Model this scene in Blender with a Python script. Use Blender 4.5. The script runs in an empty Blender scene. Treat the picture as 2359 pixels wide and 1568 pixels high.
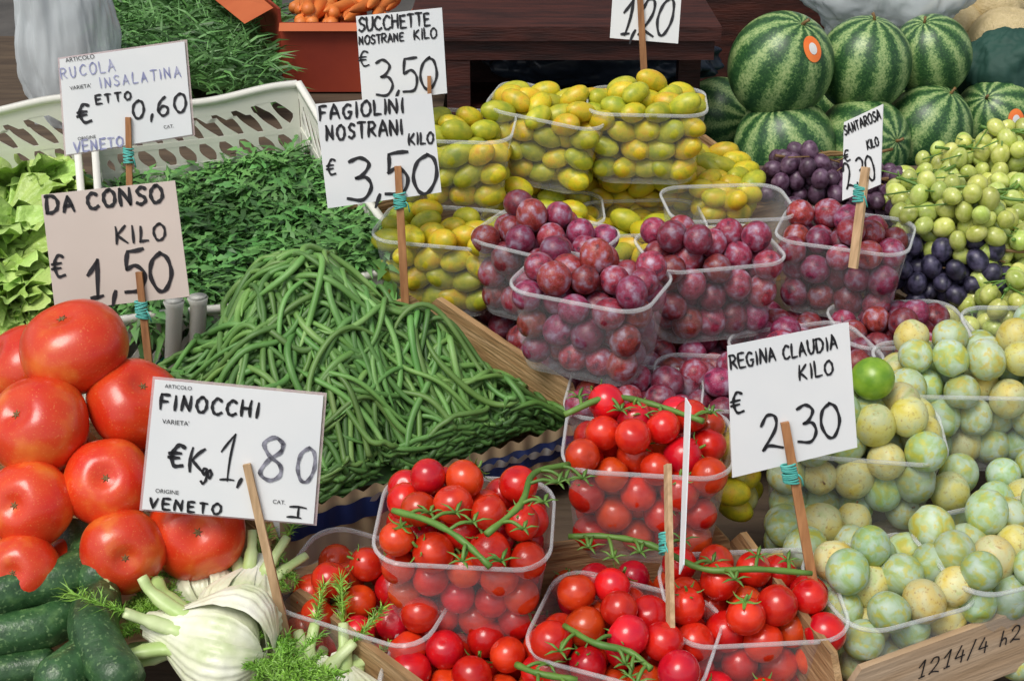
import bpy, math, random
import numpy as np
from mathutils import Vector, Matrix
from math import radians as rad, sin, cos, pi
random.seed(7); R=random.random; U=random.uniform
SC=bpy.context.scene; COL=SC.collection
# ---------------------------------------------------------------- camera model
F=3276.;CX=1179.5;CY=784.;CAM=Vector((0,0,1.75));PT=rad(25)
fw=Vector((0,cos(PT),-sin(PT)));upv=Vector((0,sin(PT),cos(PT)));rt=Vector((1,0,0))
def ray(u,v): return fw+rt*((u-CX)/F)+upv*((CY-v)/F)
def Pz(u,v,z): d=ray(u,v); return CAM+d*((z-CAM.z)/d.z)
def Py(u,v,y): d=ray(u,v); return CAM+d*(y/d.y)
def Pd(u,v,d): return CAM+ray(u,v)*d
cam=bpy.data.cameras.new("camera");co=bpy.data.objects.new("camera",cam);COL.objects.link(co)
co.location=CAM;co.rotation_euler=(rad(90)-PT,0,0);cam.lens=50;cam.sensor_width=36;cam.clip_end=300;cam.clip_start=.05
SC.camera=co
SC.view_settings.view_transform='Standard';SC.view_settings.look='None'
# ---------------------------------------------------------------- light
w=bpy.data.worlds.new("World");SC.world=w;w.use_nodes=True
nt=w.node_tree;nt.nodes.clear()
sky=nt.nodes.new('ShaderNodeTexSky');sky.sky_type='NISHITA';sky.sun_disc=False
sky.sun_elevation=rad(58);sky.sun_rotation=rad(215);sky.air_density=1.0;sky.dust_density=3
hs=nt.nodes.new('ShaderNodeHueSaturation');hs.inputs['Saturation'].default_value=.35
bg=nt.nodes.new('ShaderNodeBackground');bg.inputs[1].default_value=.14
ow=nt.nodes.new('ShaderNodeOutputWorld')
nt.links.new(sky.outputs[0],hs.inputs['Color']);nt.links.new(hs.outputs[0],bg.inputs[0]);nt.links.new(bg.outputs[0],ow.inputs[0])
sl=bpy.data.lights.new("sun",'SUN');sl.energy=2.0;sl.angle=rad(26);sl.color=(1,.95,.87)
so=bpy.data.objects.new("sun",sl);COL.objects.link(so)
sd=Vector((-.30,-.42,.86));so.rotation_euler=sd.to_track_quat('Z','Y').to_euler();so.location=(0,0,5)
# ---------------------------------------------------------------- materials
def M(name,cols,scale=3,rough=.5,detail=3,bump=0,bscale=None,rand=.0,hue=.0,stretch=(1,1,1),spec=.5,coat=0,sss=0,island=False,dist=0,speck=None):
    m=bpy.data.materials.new(name);m.use_nodes=True;n=m.node_tree;b=n.nodes['Principled BSDF'];L=n.links.new
    tc=n.nodes.new('ShaderNodeTexCoord');mp=n.nodes.new('ShaderNodeMapping');mp.inputs['Scale'].default_value=stretch
    oi=n.nodes.new('ShaderNodeObjectInfo')
    rnd=oi.outputs['Random']
    if island:
        g=n.nodes.new('ShaderNodeNewGeometry');rnd=g.outputs['Random Per Island']
    ml=n.nodes.new('ShaderNodeMath');ml.operation='MULTIPLY';ml.inputs[1].default_value=37.0;L(rnd,ml.inputs[0])
    L(tc.outputs['Object'],mp.inputs[0]);
    if not island: L(ml.outputs[0],mp.inputs['Location'])
    nz=n.nodes.new('ShaderNodeTexNoise');nz.inputs['Scale'].default_value=scale;nz.inputs['Detail'].default_value=detail;nz.inputs['Distortion'].default_value=dist
    L(mp.outputs[0],nz.inputs['Vector'])
    cr=n.nodes.new('ShaderNodeValToRGB');e=cr.color_ramp.elements
    if not isinstance(cols[0],(tuple,list)): cols=[cols]
    if len(cols)==1: cols=[(0.3,tuple(c*.85 for c in cols[0])),(0.7,tuple(cols[0]))]
    elif len(cols[0])==3: cols=[(.3+.4*i/(len(cols)-1),c) for i,c in enumerate(cols)]
    while len(e)<len(cols): e.new(.5)
    for i,(p,c) in enumerate(cols): e[i].position=p;e[i].color=(*c,1)
    L(nz.outputs['Fac'],cr.inputs[0]);colout=cr.outputs[0]
    if speck:
        n3=n.nodes.new('ShaderNodeTexNoise');n3.inputs['Scale'].default_value=speck[0];n3.inputs['Detail'].default_value=3;L(mp.outputs[0],n3.inputs['Vector'])
        m3=n.nodes.new('ShaderNodeMapRange');m3.inputs[1].default_value=speck[1];m3.inputs[2].default_value=speck[2];m3.inputs[4].default_value=speck[4];L(n3.outputs['Fac'],m3.inputs[0])
        mx=n.nodes.new('ShaderNodeMix');mx.data_type='RGBA';L(m3.outputs[0],mx.inputs[0]);L(colout,mx.inputs[6]);mx.inputs[7].default_value=(*speck[3],1);colout=mx.outputs[2]
    h=n.nodes.new('ShaderNodeHueSaturation');L(colout,h.inputs['Color'])
    mr=n.nodes.new('ShaderNodeMapRange');mr.inputs[3].default_value=1-rand;mr.inputs[4].default_value=1+rand;L(rnd,mr.inputs[0]);L(mr.outputs[0],h.inputs['Value'])
    if hue:
        fr=n.nodes.new('ShaderNodeMath');fr.operation='FRACT';L(ml.outputs[0],fr.inputs[0])
        m2=n.nodes.new('ShaderNodeMapRange');m2.inputs[3].default_value=.5-hue;m2.inputs[4].default_value=.5+hue;L(fr.outputs[0],m2.inputs[0]);L(m2.outputs[0],h.inputs['Hue'])
    L(h.outputs[0],b.inputs['Base Color'])
    b.inputs['Roughness'].default_value=rough;b.inputs['Specular IOR Level'].default_value=spec
    b.inputs['Coat Weight'].default_value=coat;b.inputs['Coat Roughness'].default_value=.12
    if sss: b.inputs['Subsurface Weight'].default_value=sss;b.inputs['Subsurface Radius'].default_value=(1,.9,.4);b.inputs['Subsurface Scale'].default_value=.008
    if bump:
        n2=n.nodes.new('ShaderNodeTexNoise');n2.inputs['Scale'].default_value=bscale or scale*4;n2.inputs['Detail'].default_value=4;L(mp.outputs[0],n2.inputs['Vector'])
        bp=n.nodes.new('ShaderNodeBump');bp.inputs['Strength'].default_value=bump;bp.inputs['Distance'].default_value=.01;L(n2.outputs['Fac'],bp.inputs['Height']);L(bp.outputs[0],b.inputs['Normal'])
    return m
def plastic(name,fac,col=(.9,.93,.95),rough=.12,fres=.5,bs=45):
    m=bpy.data.materials.new(name);m.use_nodes=True;n=m.node_tree;b=n.nodes['Principled BSDF'];L=n.links.new
    b.inputs['Base Color'].default_value=(*col,1);b.inputs['Roughness'].default_value=rough
    t=n.nodes.new('ShaderNodeBsdfTransparent');t.inputs[0].default_value=(.97,.98,.98,1)
    mx=n.nodes.new('ShaderNodeMixShader');lw=n.nodes.new('ShaderNodeLayerWeight');lw.inputs[0].default_value=.25
    ma=n.nodes.new('ShaderNodeMath');ma.operation='MULTIPLY_ADD';ma.inputs[1].default_value=fres;ma.inputs[2].default_value=fac
    ma.use_clamp=True
    L(lw.outputs['Facing'],ma.inputs[0])
    tc=n.nodes.new('ShaderNodeTexCoord');nz=n.nodes.new('ShaderNodeTexNoise');nz.inputs['Scale'].default_value=bs;L(tc.outputs['Object'],nz.inputs['Vector'])
    bp=n.nodes.new('ShaderNodeBump');bp.inputs['Strength'].default_value=.4;bp.inputs['Distance'].default_value=.004;L(nz.outputs['Fac'],bp.inputs['Height']);L(bp.outputs[0],b.inputs['Normal'])
    L(ma.outputs[0],mx.inputs[0]);L(t.outputs[0],mx.inputs[1]);L(b.outputs[0],mx.inputs[2]);L(mx.outputs[0],n.nodes['Material Output'].inputs[0])
    return m
m_basin=plastic("clear_plastic",.045,fres=.32,rough=.1);m_rim=plastic("plastic_rim",.20,fres=.4,rough=.15)
m_sleeve=plastic("plastic_sleeve",.45,col=(.75,.6,.6),rough=.2)
m_bag=plastic("white_plastic_bag",.62,col=(.66,.71,.73),rough=.28,fres=.35,bs=16)
def fm(name,cols,scale,rough,detail,**k):
    a=M(name,cols,scale,rough,detail,**k)
    k2=dict(k);k2['island']=True
    if k2.get('speck'): s=k2['speck'];k2['speck']=(s[0]*52,)+tuple(s[1:])
    return a,M(name+"_pile",cols,scale*52,rough,detail,**k2)
m_cherry,x_cherry=fm("cherry_tomato_skin",[(.35,(.50,.010,.005)),(.7,(.69,.035,.010))],1.2,.24,3,rand=.2,hue=.01,coat=.2)
m_beef=M("tomato_skin",[(.3,(.60,.022,.007)),(.54,(.66,.055,.010)),(.78,(.78,.22,.03))],1.1,.28,rand=.1,coat=.15,bump=.06,bscale=3,speck=(26,.60,.72,(.8,.28,.08),.45))
m_plum,x_plum=fm("plum_skin",[(.3,(.07,.008,.028)),(.42,(.21,.010,.026)),(.49,(.27,.025,.05)),(.56,(.24,.075,.12)),(.68,(.34,.23,.31))],1.8,.42,7,rand=.38,hue=.025,speck=(20,.56,.70,(.45,.34,.38),.5))
m_yel,x_yel=fm("yellow_plum_skin",[(.32,(.40,.39,.02)),(.5,(.62,.50,.02)),(.68,(.68,.42,.02))],1.3,.4,4,rand=.16,hue=.015,speck=(9,.58,.72,(.32,.19,.03),.6))
m_yelg=M("unripe_plum_skin",[(.3,(.27,.34,.02)),(.6,(.50,.48,.03))],1.3,.4,4,rand=.16,hue=.01,speck=(9,.58,.72,(.30,.20,.05),.6))
m_gage,x_gage=fm("greengage_skin",[(.32,(.36,.37,.05)),(.42,(.31,.41,.15)),(.51,(.36,.48,.29)),(.66,(.45,.55,.44))],1.2,.52,7,rand=.19,hue=.03,speck=(3.0,.52,.64,(.46,.44,.07),.8),dist=.7)
m_gagey=M("ripe_greengage_skin",[(.3,(.58,.46,.06)),(.45,(.62,.55,.18)),(.6,(.56,.57,.30)),(.75,(.38,.48,.18))],1.1,.5,7,rand=.12,hue=.02,speck=(6,.58,.7,(.34,.20,.06),.65),dist=.6)
m_gageg=M("green_plum_skin",[(.35,(.14,.30,.02)),(.7,(.30,.48,.04))],1.5,.3,5,rand=.1)
m_grape=M("green_grape_skin",[(.3,(.36,.44,.07)),(.7,(.58,.63,.22))],1.2,.22,rand=.22,hue=.02,sss=.5)
m_bgrape=M("black_grape_skin",[(.35,(.010,.010,.025)),(.7,(.09,.08,.15))],1.5,.4,rand=.3)
m_rgrape=M("red_grape_skin",[(.35,(.045,.014,.035)),(.7,(.17,.10,.16))],1.5,.4,rand=.3)
m_stem=M("green_stem",[(.08,.19,.03),(.16,.30,.05)],20,.5,rand=.2)
m_brown=M("brown_stem",[(.12,.06,.02),(.25,.15,.05)],20,.6)
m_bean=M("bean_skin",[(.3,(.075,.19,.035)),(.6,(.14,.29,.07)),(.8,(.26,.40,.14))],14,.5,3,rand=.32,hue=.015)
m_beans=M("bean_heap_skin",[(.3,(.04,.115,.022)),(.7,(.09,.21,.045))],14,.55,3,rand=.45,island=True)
m_aru=M("rocket_leaf",[(.3,(.055,.17,.035)),(.7,(.15,.35,.09))],12,.45,3,rand=.5,hue=.01,island=True)
m_herb=M("herb_leaf",[(.3,(.05,.14,.035)),(.7,(.12,.28,.07))],12,.5,3,rand=.5,island=True)
m_let=M("lettuce_leaf",[(.3,(.27,.46,.06)),(.7,(.52,.68,.22))],14,.4,4,rand=.25,hue=.01,island=True,bump=.5,bscale=80)
m_frond=M("fennel_frond_leaf",[(.3,(.14,.34,.03)),(.7,(.30,.52,.08))],14,.5,3,rand=.4,island=True)
m_zuc=M("zucchini_skin",[(.3,(.018,.055,.018)),(.55,(.035,.10,.032)),(.75,(.09,.19,.06))],70,.34,6,rand=.25,bump=.12,speck=(260,.58,.68,(.18,.30,.12),.65))
m_fen=M("fennel_bulb_skin",[(.3,(.52,.60,.32)),(.46,(.72,.75,.54)),(.66,(.84,.84,.72))],24,.35,4,bump=.2,bscale=60)
m_fens=M("fennel_stalk_skin",[(.3,(.38,.55,.16)),(.7,(.64,.74,.40))],30,.4,4)
m_wood=M("crate_wood",[(.25,(.16,.085,.035)),(.42,(.33,.19,.08)),(.58,(.43,.27,.13)),(.75,(.56,.37,.20))],9,.75,9,stretch=(1,6,10),bump=.35,bscale=30,rand=.2,dist=.6,speck=(14,.55,.75,(.12,.07,.035),.6))
m_woodp=M("pale_crate_wood",[(.3,(.34,.22,.12)),(.5,(.45,.31,.19)),(.7,(.54,.40,.27))],6,.8,7,stretch=(1,5,8),bump=.2,bscale=20)
m_wood2=M("stick_wood",[(.3,(.24,.10,.035)),(.7,(.42,.20,.08))],30,.7,5,stretch=(6,1,6),rand=.2)
m_wood3=M("pale_stick_wood",[(.3,(.38,.24,.12)),(.7,(.62,.42,.24))],30,.7,5,stretch=(6,1,6),rand=.1)
m_dark=M("dark_wood",[(.3,(.020,.007,.006)),(.7,(.080,.020,.013))],9,.5,6,stretch=(1,6,8),bump=.2)
m_card=M("white_card",[(.3,(.70,.73,.745)),(.7,(.79,.80,.80))],8,.6)
m_cardp=M("beige_card",[(.3,(.57,.50,.44)),(.7,(.64,.56,.50))],8,.6)
m_ink=M("black_ink",[(.008,.008,.01),(.02,.02,.025)],20,.5)
m_inkb=M("blue_ink",[(.20,.22,.42),(.45,.46,.62)],90,.6)
m_inkg=M("gray_ink",[(.02,.02,.03),(.35,.35,.42)],120,.6)
m_tie=M("teal_string",[(.05,.35,.30),(.12,.50,.44)],60,.6)
m_white=M("white_plastic",[(.3,(.70,.70,.62)),(.7,(.79,.78,.72))],4,.35)
m_slat=M("stall_board_wood",[(.3,(.05,.032,.02)),(.7,(.11,.075,.045))],6,.8,6,stretch=(1,6,1),bump=.3)
m_teal=M("teal_plastic",[(.0,.10,.09),(.01,.16,.13)],6,.4)
m_red=M("red_cardboard",[(.3,(.18,.016,.006)),(.7,(.32,.04,.012))],5,.6,5)
m_oran=M("orange_cardboard",[(.3,(.42,.08,.02)),(.7,(.55,.14,.04))],5,.7,4)
m_carrot=M("carrot_skin",[(.3,(.62,.14,.02)),(.7,(.75,.24,.05))],10,.5,4,rand=.15)
m_bagd=M("dark_plastic_bag",[(.3,(.012,.02,.035)),(.7,(.04,.06,.09))],5,.3,4,bump=.6,bscale=9)
m_cloth=M("green_cloth",[(.3,(.008,.04,.03)),(.7,(.015,.07,.05))],6,.7,bump=.3)
m_canta=M("cantaloupe_rind",[(.3,(.50,.40,.20)),(.7,(.62,.50,.28))],6,.6,6,bump=.5,bscale=20)
m_ground=M("ground_paving",[(.3,(.05,.05,.05)),(.7,(.10,.095,.09))],3,.85,8,bump=.4,bscale=25)
m_blue=M("blue_paper",[(.3,(.01,.02,.10)),(.7,(.02,.04,.16))],10,.5)
m_cdb=M("brown_cardboard",[(.3,(.36,.25,.14)),(.7,(.50,.38,.23))],8,.8,5)
m_wht=M("white_board",[(.3,(.60,.61,.60)),(.7,(.72,.72,.70))],5,.5)
m_stick=M("orange_sticker",[(.80,.16,.03),(.85,.22,.04)],5,.3)
def melon_mat():
    m=bpy.data.materials.new("watermelon_rind");m.use_nodes=True;n=m.node_tree;b=n.nodes['Principled BSDF'];L=n.links.new
    def N(t,**k):
        x=n.nodes.new(t)
        for a,v in k.items(): setattr(x,a,v)
        return x
    tc=N('ShaderNodeTexCoord');sp=N('ShaderNodeSeparateXYZ');L(tc.outputs['Object'],sp.inputs[0])
    at=N('ShaderNodeMath',operation='ARCTAN2');L(sp.outputs[1],at.inputs[0]);L(sp.outputs[0],at.inputs[1])
    oi=N('ShaderNodeObjectInfo')
    add=N('ShaderNodeVectorMath',operation='ADD');L(tc.outputs['Object'],add.inputs[0])
    cx=N('ShaderNodeCombineXYZ');mm=N('ShaderNodeMath',operation='MULTIPLY');mm.inputs[1].default_value=20;L(oi.outputs['Random'],mm.inputs[0]);L(mm.outputs[0],cx.inputs[0]);L(cx.outputs[0],add.inputs[1])
    nz=N('ShaderNodeTexNoise');nz.inputs['Scale'].default_value=6;nz.inputs['Detail'].default_value=8;nz.inputs['Roughness'].default_value=.75;L(add.outputs[0],nz.inputs['Vector'])
    ns=N('ShaderNodeMath',operation='MULTIPLY_ADD');ns.inputs[1].default_value=5.5;L(nz.outputs['Fac'],ns.inputs[0])
    a9=N('ShaderNodeMath',operation='MULTIPLY');a9.inputs[1].default_value=10;L(at.outputs[0],a9.inputs[0]);L(a9.outputs[0],ns.inputs[2])
    si=N('ShaderNodeMath',operation='SINE');L(ns.outputs[0],si.inputs[0])
    n2=N('ShaderNodeTexNoise');n2.inputs['Scale'].default_value=20;n2.inputs['Detail'].default_value=8;n2.inputs['Roughness'].default_value=.8;L(add.outputs[0],n2.inputs['Vector'])
    ad=N('ShaderNodeMath',operation='MULTIPLY_ADD');ad.inputs[1].default_value=8.5;L(n2.outputs['Fac'],ad.inputs[0]);L(si.outputs[0],ad.inputs[2])
    mr=N('ShaderNodeMapRange');mr.inputs[1].default_value=2.5;mr.inputs[2].default_value=5.7;L(ad.outputs[0],mr.inputs[0])
    cr=N('ShaderNodeValToRGB');e=cr.color_ramp.elements;e[0].position=.15;e[0].color=(.016,.060,.020,1);e[1].position=1;e[1].color=(.36,.47,.19,1)
    x=e.new(.44);x.color=(.035,.11,.030,1);x=e.new(.66);x.color=(.14,.26,.08,1)
    L(mr.outputs[0],cr.inputs[0]);L(cr.outputs[0],b.inputs['Base Color']);b.inputs['Roughness'].default_value=.38
    return m
m_melon=melon_mat()
# ---------------------------------------------------------------- mesh helpers
class MB:
    def __init__(s): s.v=[];s.f=[]
    def add(s,v,f):
        o=len(s.v);s.v+=[tuple(p) for p in v];s.f+=[tuple(i+o for i in q) for q in f];return s
    def mesh(s,name,mat,smooth=True,mats=None):
        me=bpy.data.meshes.new(name);me.from_pydata(s.v,[],s.f);me.update()
        me.materials.append(mat)
        if smooth: me.polygons.foreach_set('use_smooth',[True]*len(me.polygons))
        return me
def obj(name,data=None,mat=None,parent=None,M4=None):
    o=bpy.data.objects.new(name,data);COL.objects.link(o)
    if parent: o.parent=parent
    if M4 is not None: o.matrix_basis=M4
    return o
def tag(o,label,cat,group=None,kind=None):
    o["label"]=label;o["category"]=cat
    if group:o["group"]=group
    if kind:o["kind"]=kind
    return o
def tube(pts,rad_,seg=8,cap=True,flat=1.0):
    pts=[Vector(p) for p in pts];n=len(pts)
    if not hasattr(rad_,'__len__'): rad_=[rad_]*n
    v=[];f=[];ref=Vector((.13,.21,.97))
    for i,p in enumerate(pts):
        t=(pts[min(i+1,n-1)]-pts[max(i-1,0)]).normalized()
        if abs(t.dot(ref))>.95: ref=Vector((1,.1,0))
        a=t.cross(ref).normalized();b=a.cross(t).normalized();ref=b
        for k in range(seg):
            an=2*pi*k/seg;v.append(p+(a*cos(an)+b*sin(an)*flat)*rad_[i])
    for i in range(n-1):
        for k in range(seg):
            k2=(k+1)%seg;f.append((i*seg+k,i*seg+k2,(i+1)*seg+k2,(i+1)*seg+k))
    if cap: f.append(tuple(range(seg))[::-1]);f.append(tuple((n-1)*seg+k for k in range(seg)))
    return v,f
def catmull(P,k=5):
    P=[Vector(p) for p in P]
    if len(P)<3:return P
    Q=[P[0]*2-P[1]]+P+[P[-1]*2-P[-2]];o=[]
    for i in range(1,len(Q)-2):
        a,b,c,d=Q[i-1],Q[i],Q[i+1],Q[i+2]
        for j in range(k):
            t=j/k;o.append(.5*((2*b)+(c-a)*t+(2*a-5*b+4*c-d)*t*t+(3*b-a-3*c+d)*t**3))
    o.append(P[-1]);return o
def box(x0,x1,y0,y1,z0,z1):
    return [(x0,y0,z0),(x1,y0,z0),(x1,y1,z0),(x0,y1,z0),(x0,y0,z1),(x1,y0,z1),(x1,y1,z1),(x0,y1,z1)],[(0,3,2,1),(4,5,6,7),(0,1,5,4),(1,2,6,5),(2,3,7,6),(3,0,4,7)]
def fruit_data(el=1.,dim=.18,dw=.3,sut=0,lobes=0,lamp=0,seg=24,rings=14,bot=0):
    v=[];f=[]
    for i in range(rings+1):
        th=pi*i/rings
        for k in range(seg):
            ph=2*pi*k/seg;rho=sin(th);z=cos(th)
            rr=1-(sut*math.exp(-(min(ph,2*pi-ph)/.22)**2))*rho
            if lobes: rr*=1+lamp*cos(lobes*ph+.4*sin(ph))*(rho**.7)*(.4+.6*(z+1)/2)
            x=rho*rr*cos(ph);y=rho*rr*sin(ph)
            zz=z*el-(dim*math.exp(-(rho/dw)**2) if z>0 else -bot*math.exp(-(rho/.25)**2))
            v.append((x,y,zz))
    for i in range(rings):
        for k in range(seg):
            k2=(k+1)%seg;f.append((i*seg+k,(i+1)*seg+k,(i+1)*seg+k2,i*seg+k2))
    return v,f
def fruit_mesh(name,mat,*a,**k):
    v,f=fruit_data(*a,**k);return MB().add(v,f).mesh(name,mat)
def rquat(tilt=pi):
    a=U(0,2*pi);t=U(0,tilt)
    return (Matrix.Rotation(U(0,2*pi),4,'Z')@Matrix.Rotation(t,4,'X')@Matrix.Rotation(a,4,'Z'))
def calyx_mesh():
    b=MB();
    for k in range(5):
        a=2*pi*k/5+U(-.2,.2);d=Vector((cos(a),sin(a),0));s=Vector((-sin(a),cos(a),0));L=U(.8,1.05)
        st=[(0,.06,.0),(.25,.11,.06),(.55,.08,.03),(.8,.045,.08),(1,.005,.2)]
        v=[];
        for t,wd,h in st: v+=[d*t*L+s*wd+Vector((0,0,h-.02)),d*t*L-s*wd+Vector((0,0,h-.02)),d*t*L+Vector((0,0,h+.03))]
        f=[]
        for i in range(4):
            o=i*3;f+=[(o,o+2,o+5,o+3),(o+2,o+1,o+4,o+5)]
        b.add(v,f)
    b.add(*tube(catmull([(0,0,-.05),(.03,0,.2),(.15,.05,.42)],3),[.08]*5+[.07]*2,6))
    return b.mesh("calyx",m_stem)
me_calyx=calyx_mesh()
def stemlet(): return MB().add(*tube([(0,0,-.1),(.03,0,.12),(.1,0,.3)],[.06,.045,.06],6)).mesh("stalk",m_brown)
me_stemlet=stemlet()
K={}
K['tomato']=dict(me=[fruit_mesh("cherry_tomato",m_cherry,.95,.12,.3),fruit_mesh("cherry_tomato",m_cherry,1.04,.12,.3)],el=.98,x=x_cherry,r=.0182,name="cherry_tomato",cat="tomato",lab="small glossy red cherry tomato among others",gr="cherry tomatoes in the punnets",cal=me_calyx,pc=.30)
K['plum']=dict(me=[fruit_mesh("plum",m_plum,1.10,.14,.28,.06),fruit_mesh("plum",m_plum,.98,.14,.28,.07)],el=1.03,x=x_plum,r=.0183,name="plum",cat="plum",lab="round red purple plum with dusty bloom",gr="red plums in the punnets",cal=None,pc=0)
K['yellow']=dict(me=[fruit_mesh("yellow_plum",m_yel,1.6,.08,.25,.03),fruit_mesh("yellow_plum",m_yel,1.45,.08,.25,.03),fruit_mesh("yellow_plum",m_yelg,1.55,.08,.25,.03),fruit_mesh("yellow_plum",m_yelg,1.65,.08,.25,.03)],el=1.5,x=x_yel,r=.0146,name="yellow_plum",cat="plum",lab="oval yellow plum with freckled skin",gr="yellow plums",cal=None,pc=0)
K['gage']=dict(me=[fruit_mesh("greengage",m_gage,1.0,.14,.28,.05),fruit_mesh("greengage",m_gage,1.14,.14,.28,.05),fruit_mesh("greengage",m_gage,1.07,.14,.28,.05),fruit_mesh("greengage",m_gagey,1.10,.14,.28,.05)],el=1.04,x=x_gage,r=.0200,name="greengage_plum",cat="plum",lab="pale green greengage plum with waxy bloom",gr="greengage plums",cal=me_stemlet,pc=.15)
CNT={k:0 for k in K};OVER={k:[] for k in K}
def fruit(kind,p,r=None,rot=None,mi=None,over=False):
    k=K[kind]
    r=(r or k['r'])*U(.90,1.07)
    if rot is None: rot=rquat(pi if kind in('plum','gage') else 1.2)
    if kind=='yellow': rot=Matrix.Rotation(U(-.9,.9)+pi/2*random.choice((1,1,-1)),4,'Z')@Matrix.Rotation(U(1.0,2.0),4,'X')
    MT=Matrix.Translation(p)@rot@Matrix.Scale(r,4)
    if over or CNT[kind]>=299: OVER[kind].append(MT);return
    CNT[kind]+=1
    o=bpy.data.objects.new(k['name'],k['me'][mi] if mi is not None else random.choice(k['me']));COL.objects.link(o)
    o.matrix_basis=MT
    tag(o,k['lab'],k['cat'],k['gr'])
    if k['cal'] and R()<k['pc']:
        c=bpy.data.objects.new("calyx" if kind=='tomato' else "stalk",k['cal']);COL.objects.link(c);c.parent=o
        c.matrix_basis=Matrix.Translation((0,0,.84))
    return o
def flush():
    for kind,L in OVER.items():
        if not L: continue
        k=K[kind];v,f=fruit_data(k['el'],.12,.28,.04,seg=16,rings=10);V=np.array(v);b=MB();vs=[];fs=[]
        for MT in L:
            A=np.array(MT);o=len(vs);vs+=[tuple(q) for q in (V@A[:3,:3].T+A[:3,3])];fs+=[tuple(i+o for i in q) for q in f]
        b.v=vs;b.f=fs
        o=obj(k['name']+"_pile",b.mesh(k['name']+"_pile",k['x']));tag(o,"remaining loose fruit filling gaps under the punnets",k['cat'],kind="stuff")
# ---------------------------------------------------------------- punnets
def rr_pts(w,d,r,n=6,m=6):
    pts=[]
    cs=[(w/2-r,d/2-r,0),(-w/2+r,d/2-r,90),(-w/2+r,-d/2+r,180),(w/2-r,-d/2+r,270)]
    for i,(cx,cy,a0) in enumerate(cs):
        for k in range(n+1):
            a=rad(a0+90*k/n);pts.append((cx+r*cos(a),cy+r*sin(a),0))
        nx=cs[(i+1)%4];a=rad(nx[2]);q=(nx[0]+r*cos(a),nx[1]+r*sin(a));p=pts[-1]
        for k in range(1,m*2): 
            t=k/(m*2);off=.0012 if k%2 else 0
            nrm=(cos(rad(a0+90)),sin(rad(a0+90)))
            pts.append((p[0]+(q[0]-p[0])*t,p[1]+(q[1]-p[1])*t,off,nrm))
    return pts
_pc={}
def punnet_meshes(w,d,H):
    key=(w,d,H)
    if key in _pc:return _pc[key]
    base=rr_pts(w,d,.032)
    def ring(s,z,rib):
        o=[]
        for p in base:
            x,y=p[0],p[1]
            if len(p)==4 and rib: x-=p[3][0]*p[2];y-=p[3][1]*p[2]
            o.append((x*s,y*s,z))
        return o
    lv=[(.78,.004,0),(.81,0,0),(.835,.006,1),(.87,.03,1),(.91,H*.55,1),(.95,H*.8,1),(.965,H*.86,0),(.985,H-.001,0)]
    b=MB();n=len(base);v=[];f=[]
    for s,z,rb in lv: v+=ring(s,z,rb)
    for i in range(len(lv)-1):
        for k in range(n): k2=(k+1)%n;f.append((i*n+k,i*n+k2,(i+1)*n+k2,(i+1)*n+k))
    f.append(tuple(range(n))[::-1]);b.add(v,f);bas=b.mesh("basin",m_basin)
    v=[];f=[];pr=[(.985,H-.003),(1.018,H-.0028),(1.026,H-.0005),(1.018,H+.0016),(.99,H+.0016)]
    for s,z in pr: v+=ring(s,z,0)
    for i in range(5):
        for k in range(n): k2=(k+1)%n;j=(i+1)%5;f.append((i*n+k,i*n+k2,j*n+k2,j*n+k))
    rim=MB().add(v,f).mesh("rim",m_rim)
    _pc[key]=(bas,rim);return _pc[key]
def pack(n,r,w,d,H,slope=.75,it=240,seed=1,cap=1.7):
    g=np.random.default_rng(seed)
    p=np.stack([g.uniform(-w/2+r,w/2-r,n)*.95,g.uniform(-d/2+r,d/2-r,n)*.95,np.linspace(r,H*1.9,n)],1)
    for t in range(it):
        p[:,2]-=.0022 if t<it*.85 else .0005
        if t<it*.6: p+=g.normal(0,.0008,p.shape)
        for _ in range(3):
            D=p[:,None]-p[None];q=np.sqrt((D**2).sum(2))+1e-9
            ov=np.maximum(0,2*r*.985-q);np.fill_diagonal(ov,0)
            p+=((D/q[...,None])*ov[...,None]).sum(1)*.28
            z=p[:,2];s=.82+.16*np.clip(z/H,0,1)
            ex=np.clip(z-H-.3*r,0,None)*slope
            hx=np.maximum(w/2*s-r-ex,.002);hy=np.maximum(d/2*s-r-ex,.002)
            p[:,0]=np.clip(p[:,0],-hx,hx);p[:,1]=np.clip(p[:,1],-hy,hy);p[:,2]=np.maximum(p[:,2],r+.002)
    p=p[p[:,2]<H+cap*r]
    core=(np.abs(p[:,0])<w*.44-r*2.7)&(np.abs(p[:,1])<d*.44-r*2.7)&(p[:,2]<H-2*r)
    return p[~core]
OBST=[]
PSEED=[10]
def punnet(u,v,z,yaw,kind,n,w=.163,d=.123,H=.10,tx=0,ty=0,lab="clear plastic punnet filled with fruit",slope=.8,cap=1.5):
    PSEED[0]+=1
    RM=Matrix.Rotation(rad(yaw),4,'Z')
    RM=Matrix.Rotation(rad(tx),4,'X')@Matrix.Rotation(rad(ty),4,'Y')@RM
    C=Pz(u,v,z);B=C-(RM@Vector((0,0,H)));MT=Matrix.Translation(B)@RM
    r=obj("plastic_punnet",None,M4=MT);r.empty_display_size=.02
    tag(r,lab,"punnet","clear plastic punnets on the stall")
    a,b=punnet_meshes(w,d,H);obj("basin",a,parent=r);obj("rim",b,parent=r)
    rr=K[kind]['r']
    if n:
        for q in pack(n,rr*(1.10 if kind=='yellow' else 1),w,d,H,slope,seed=PSEED[0],cap=cap):
            p=MT@Vector(q)
            hid=(q[1]>d*.12 and q[2]<H-1.3*rr)
            fruit(kind,p,over=hid)
    OBST.append((MT.inverted(),w,d,H,MT))
    return MT
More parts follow.
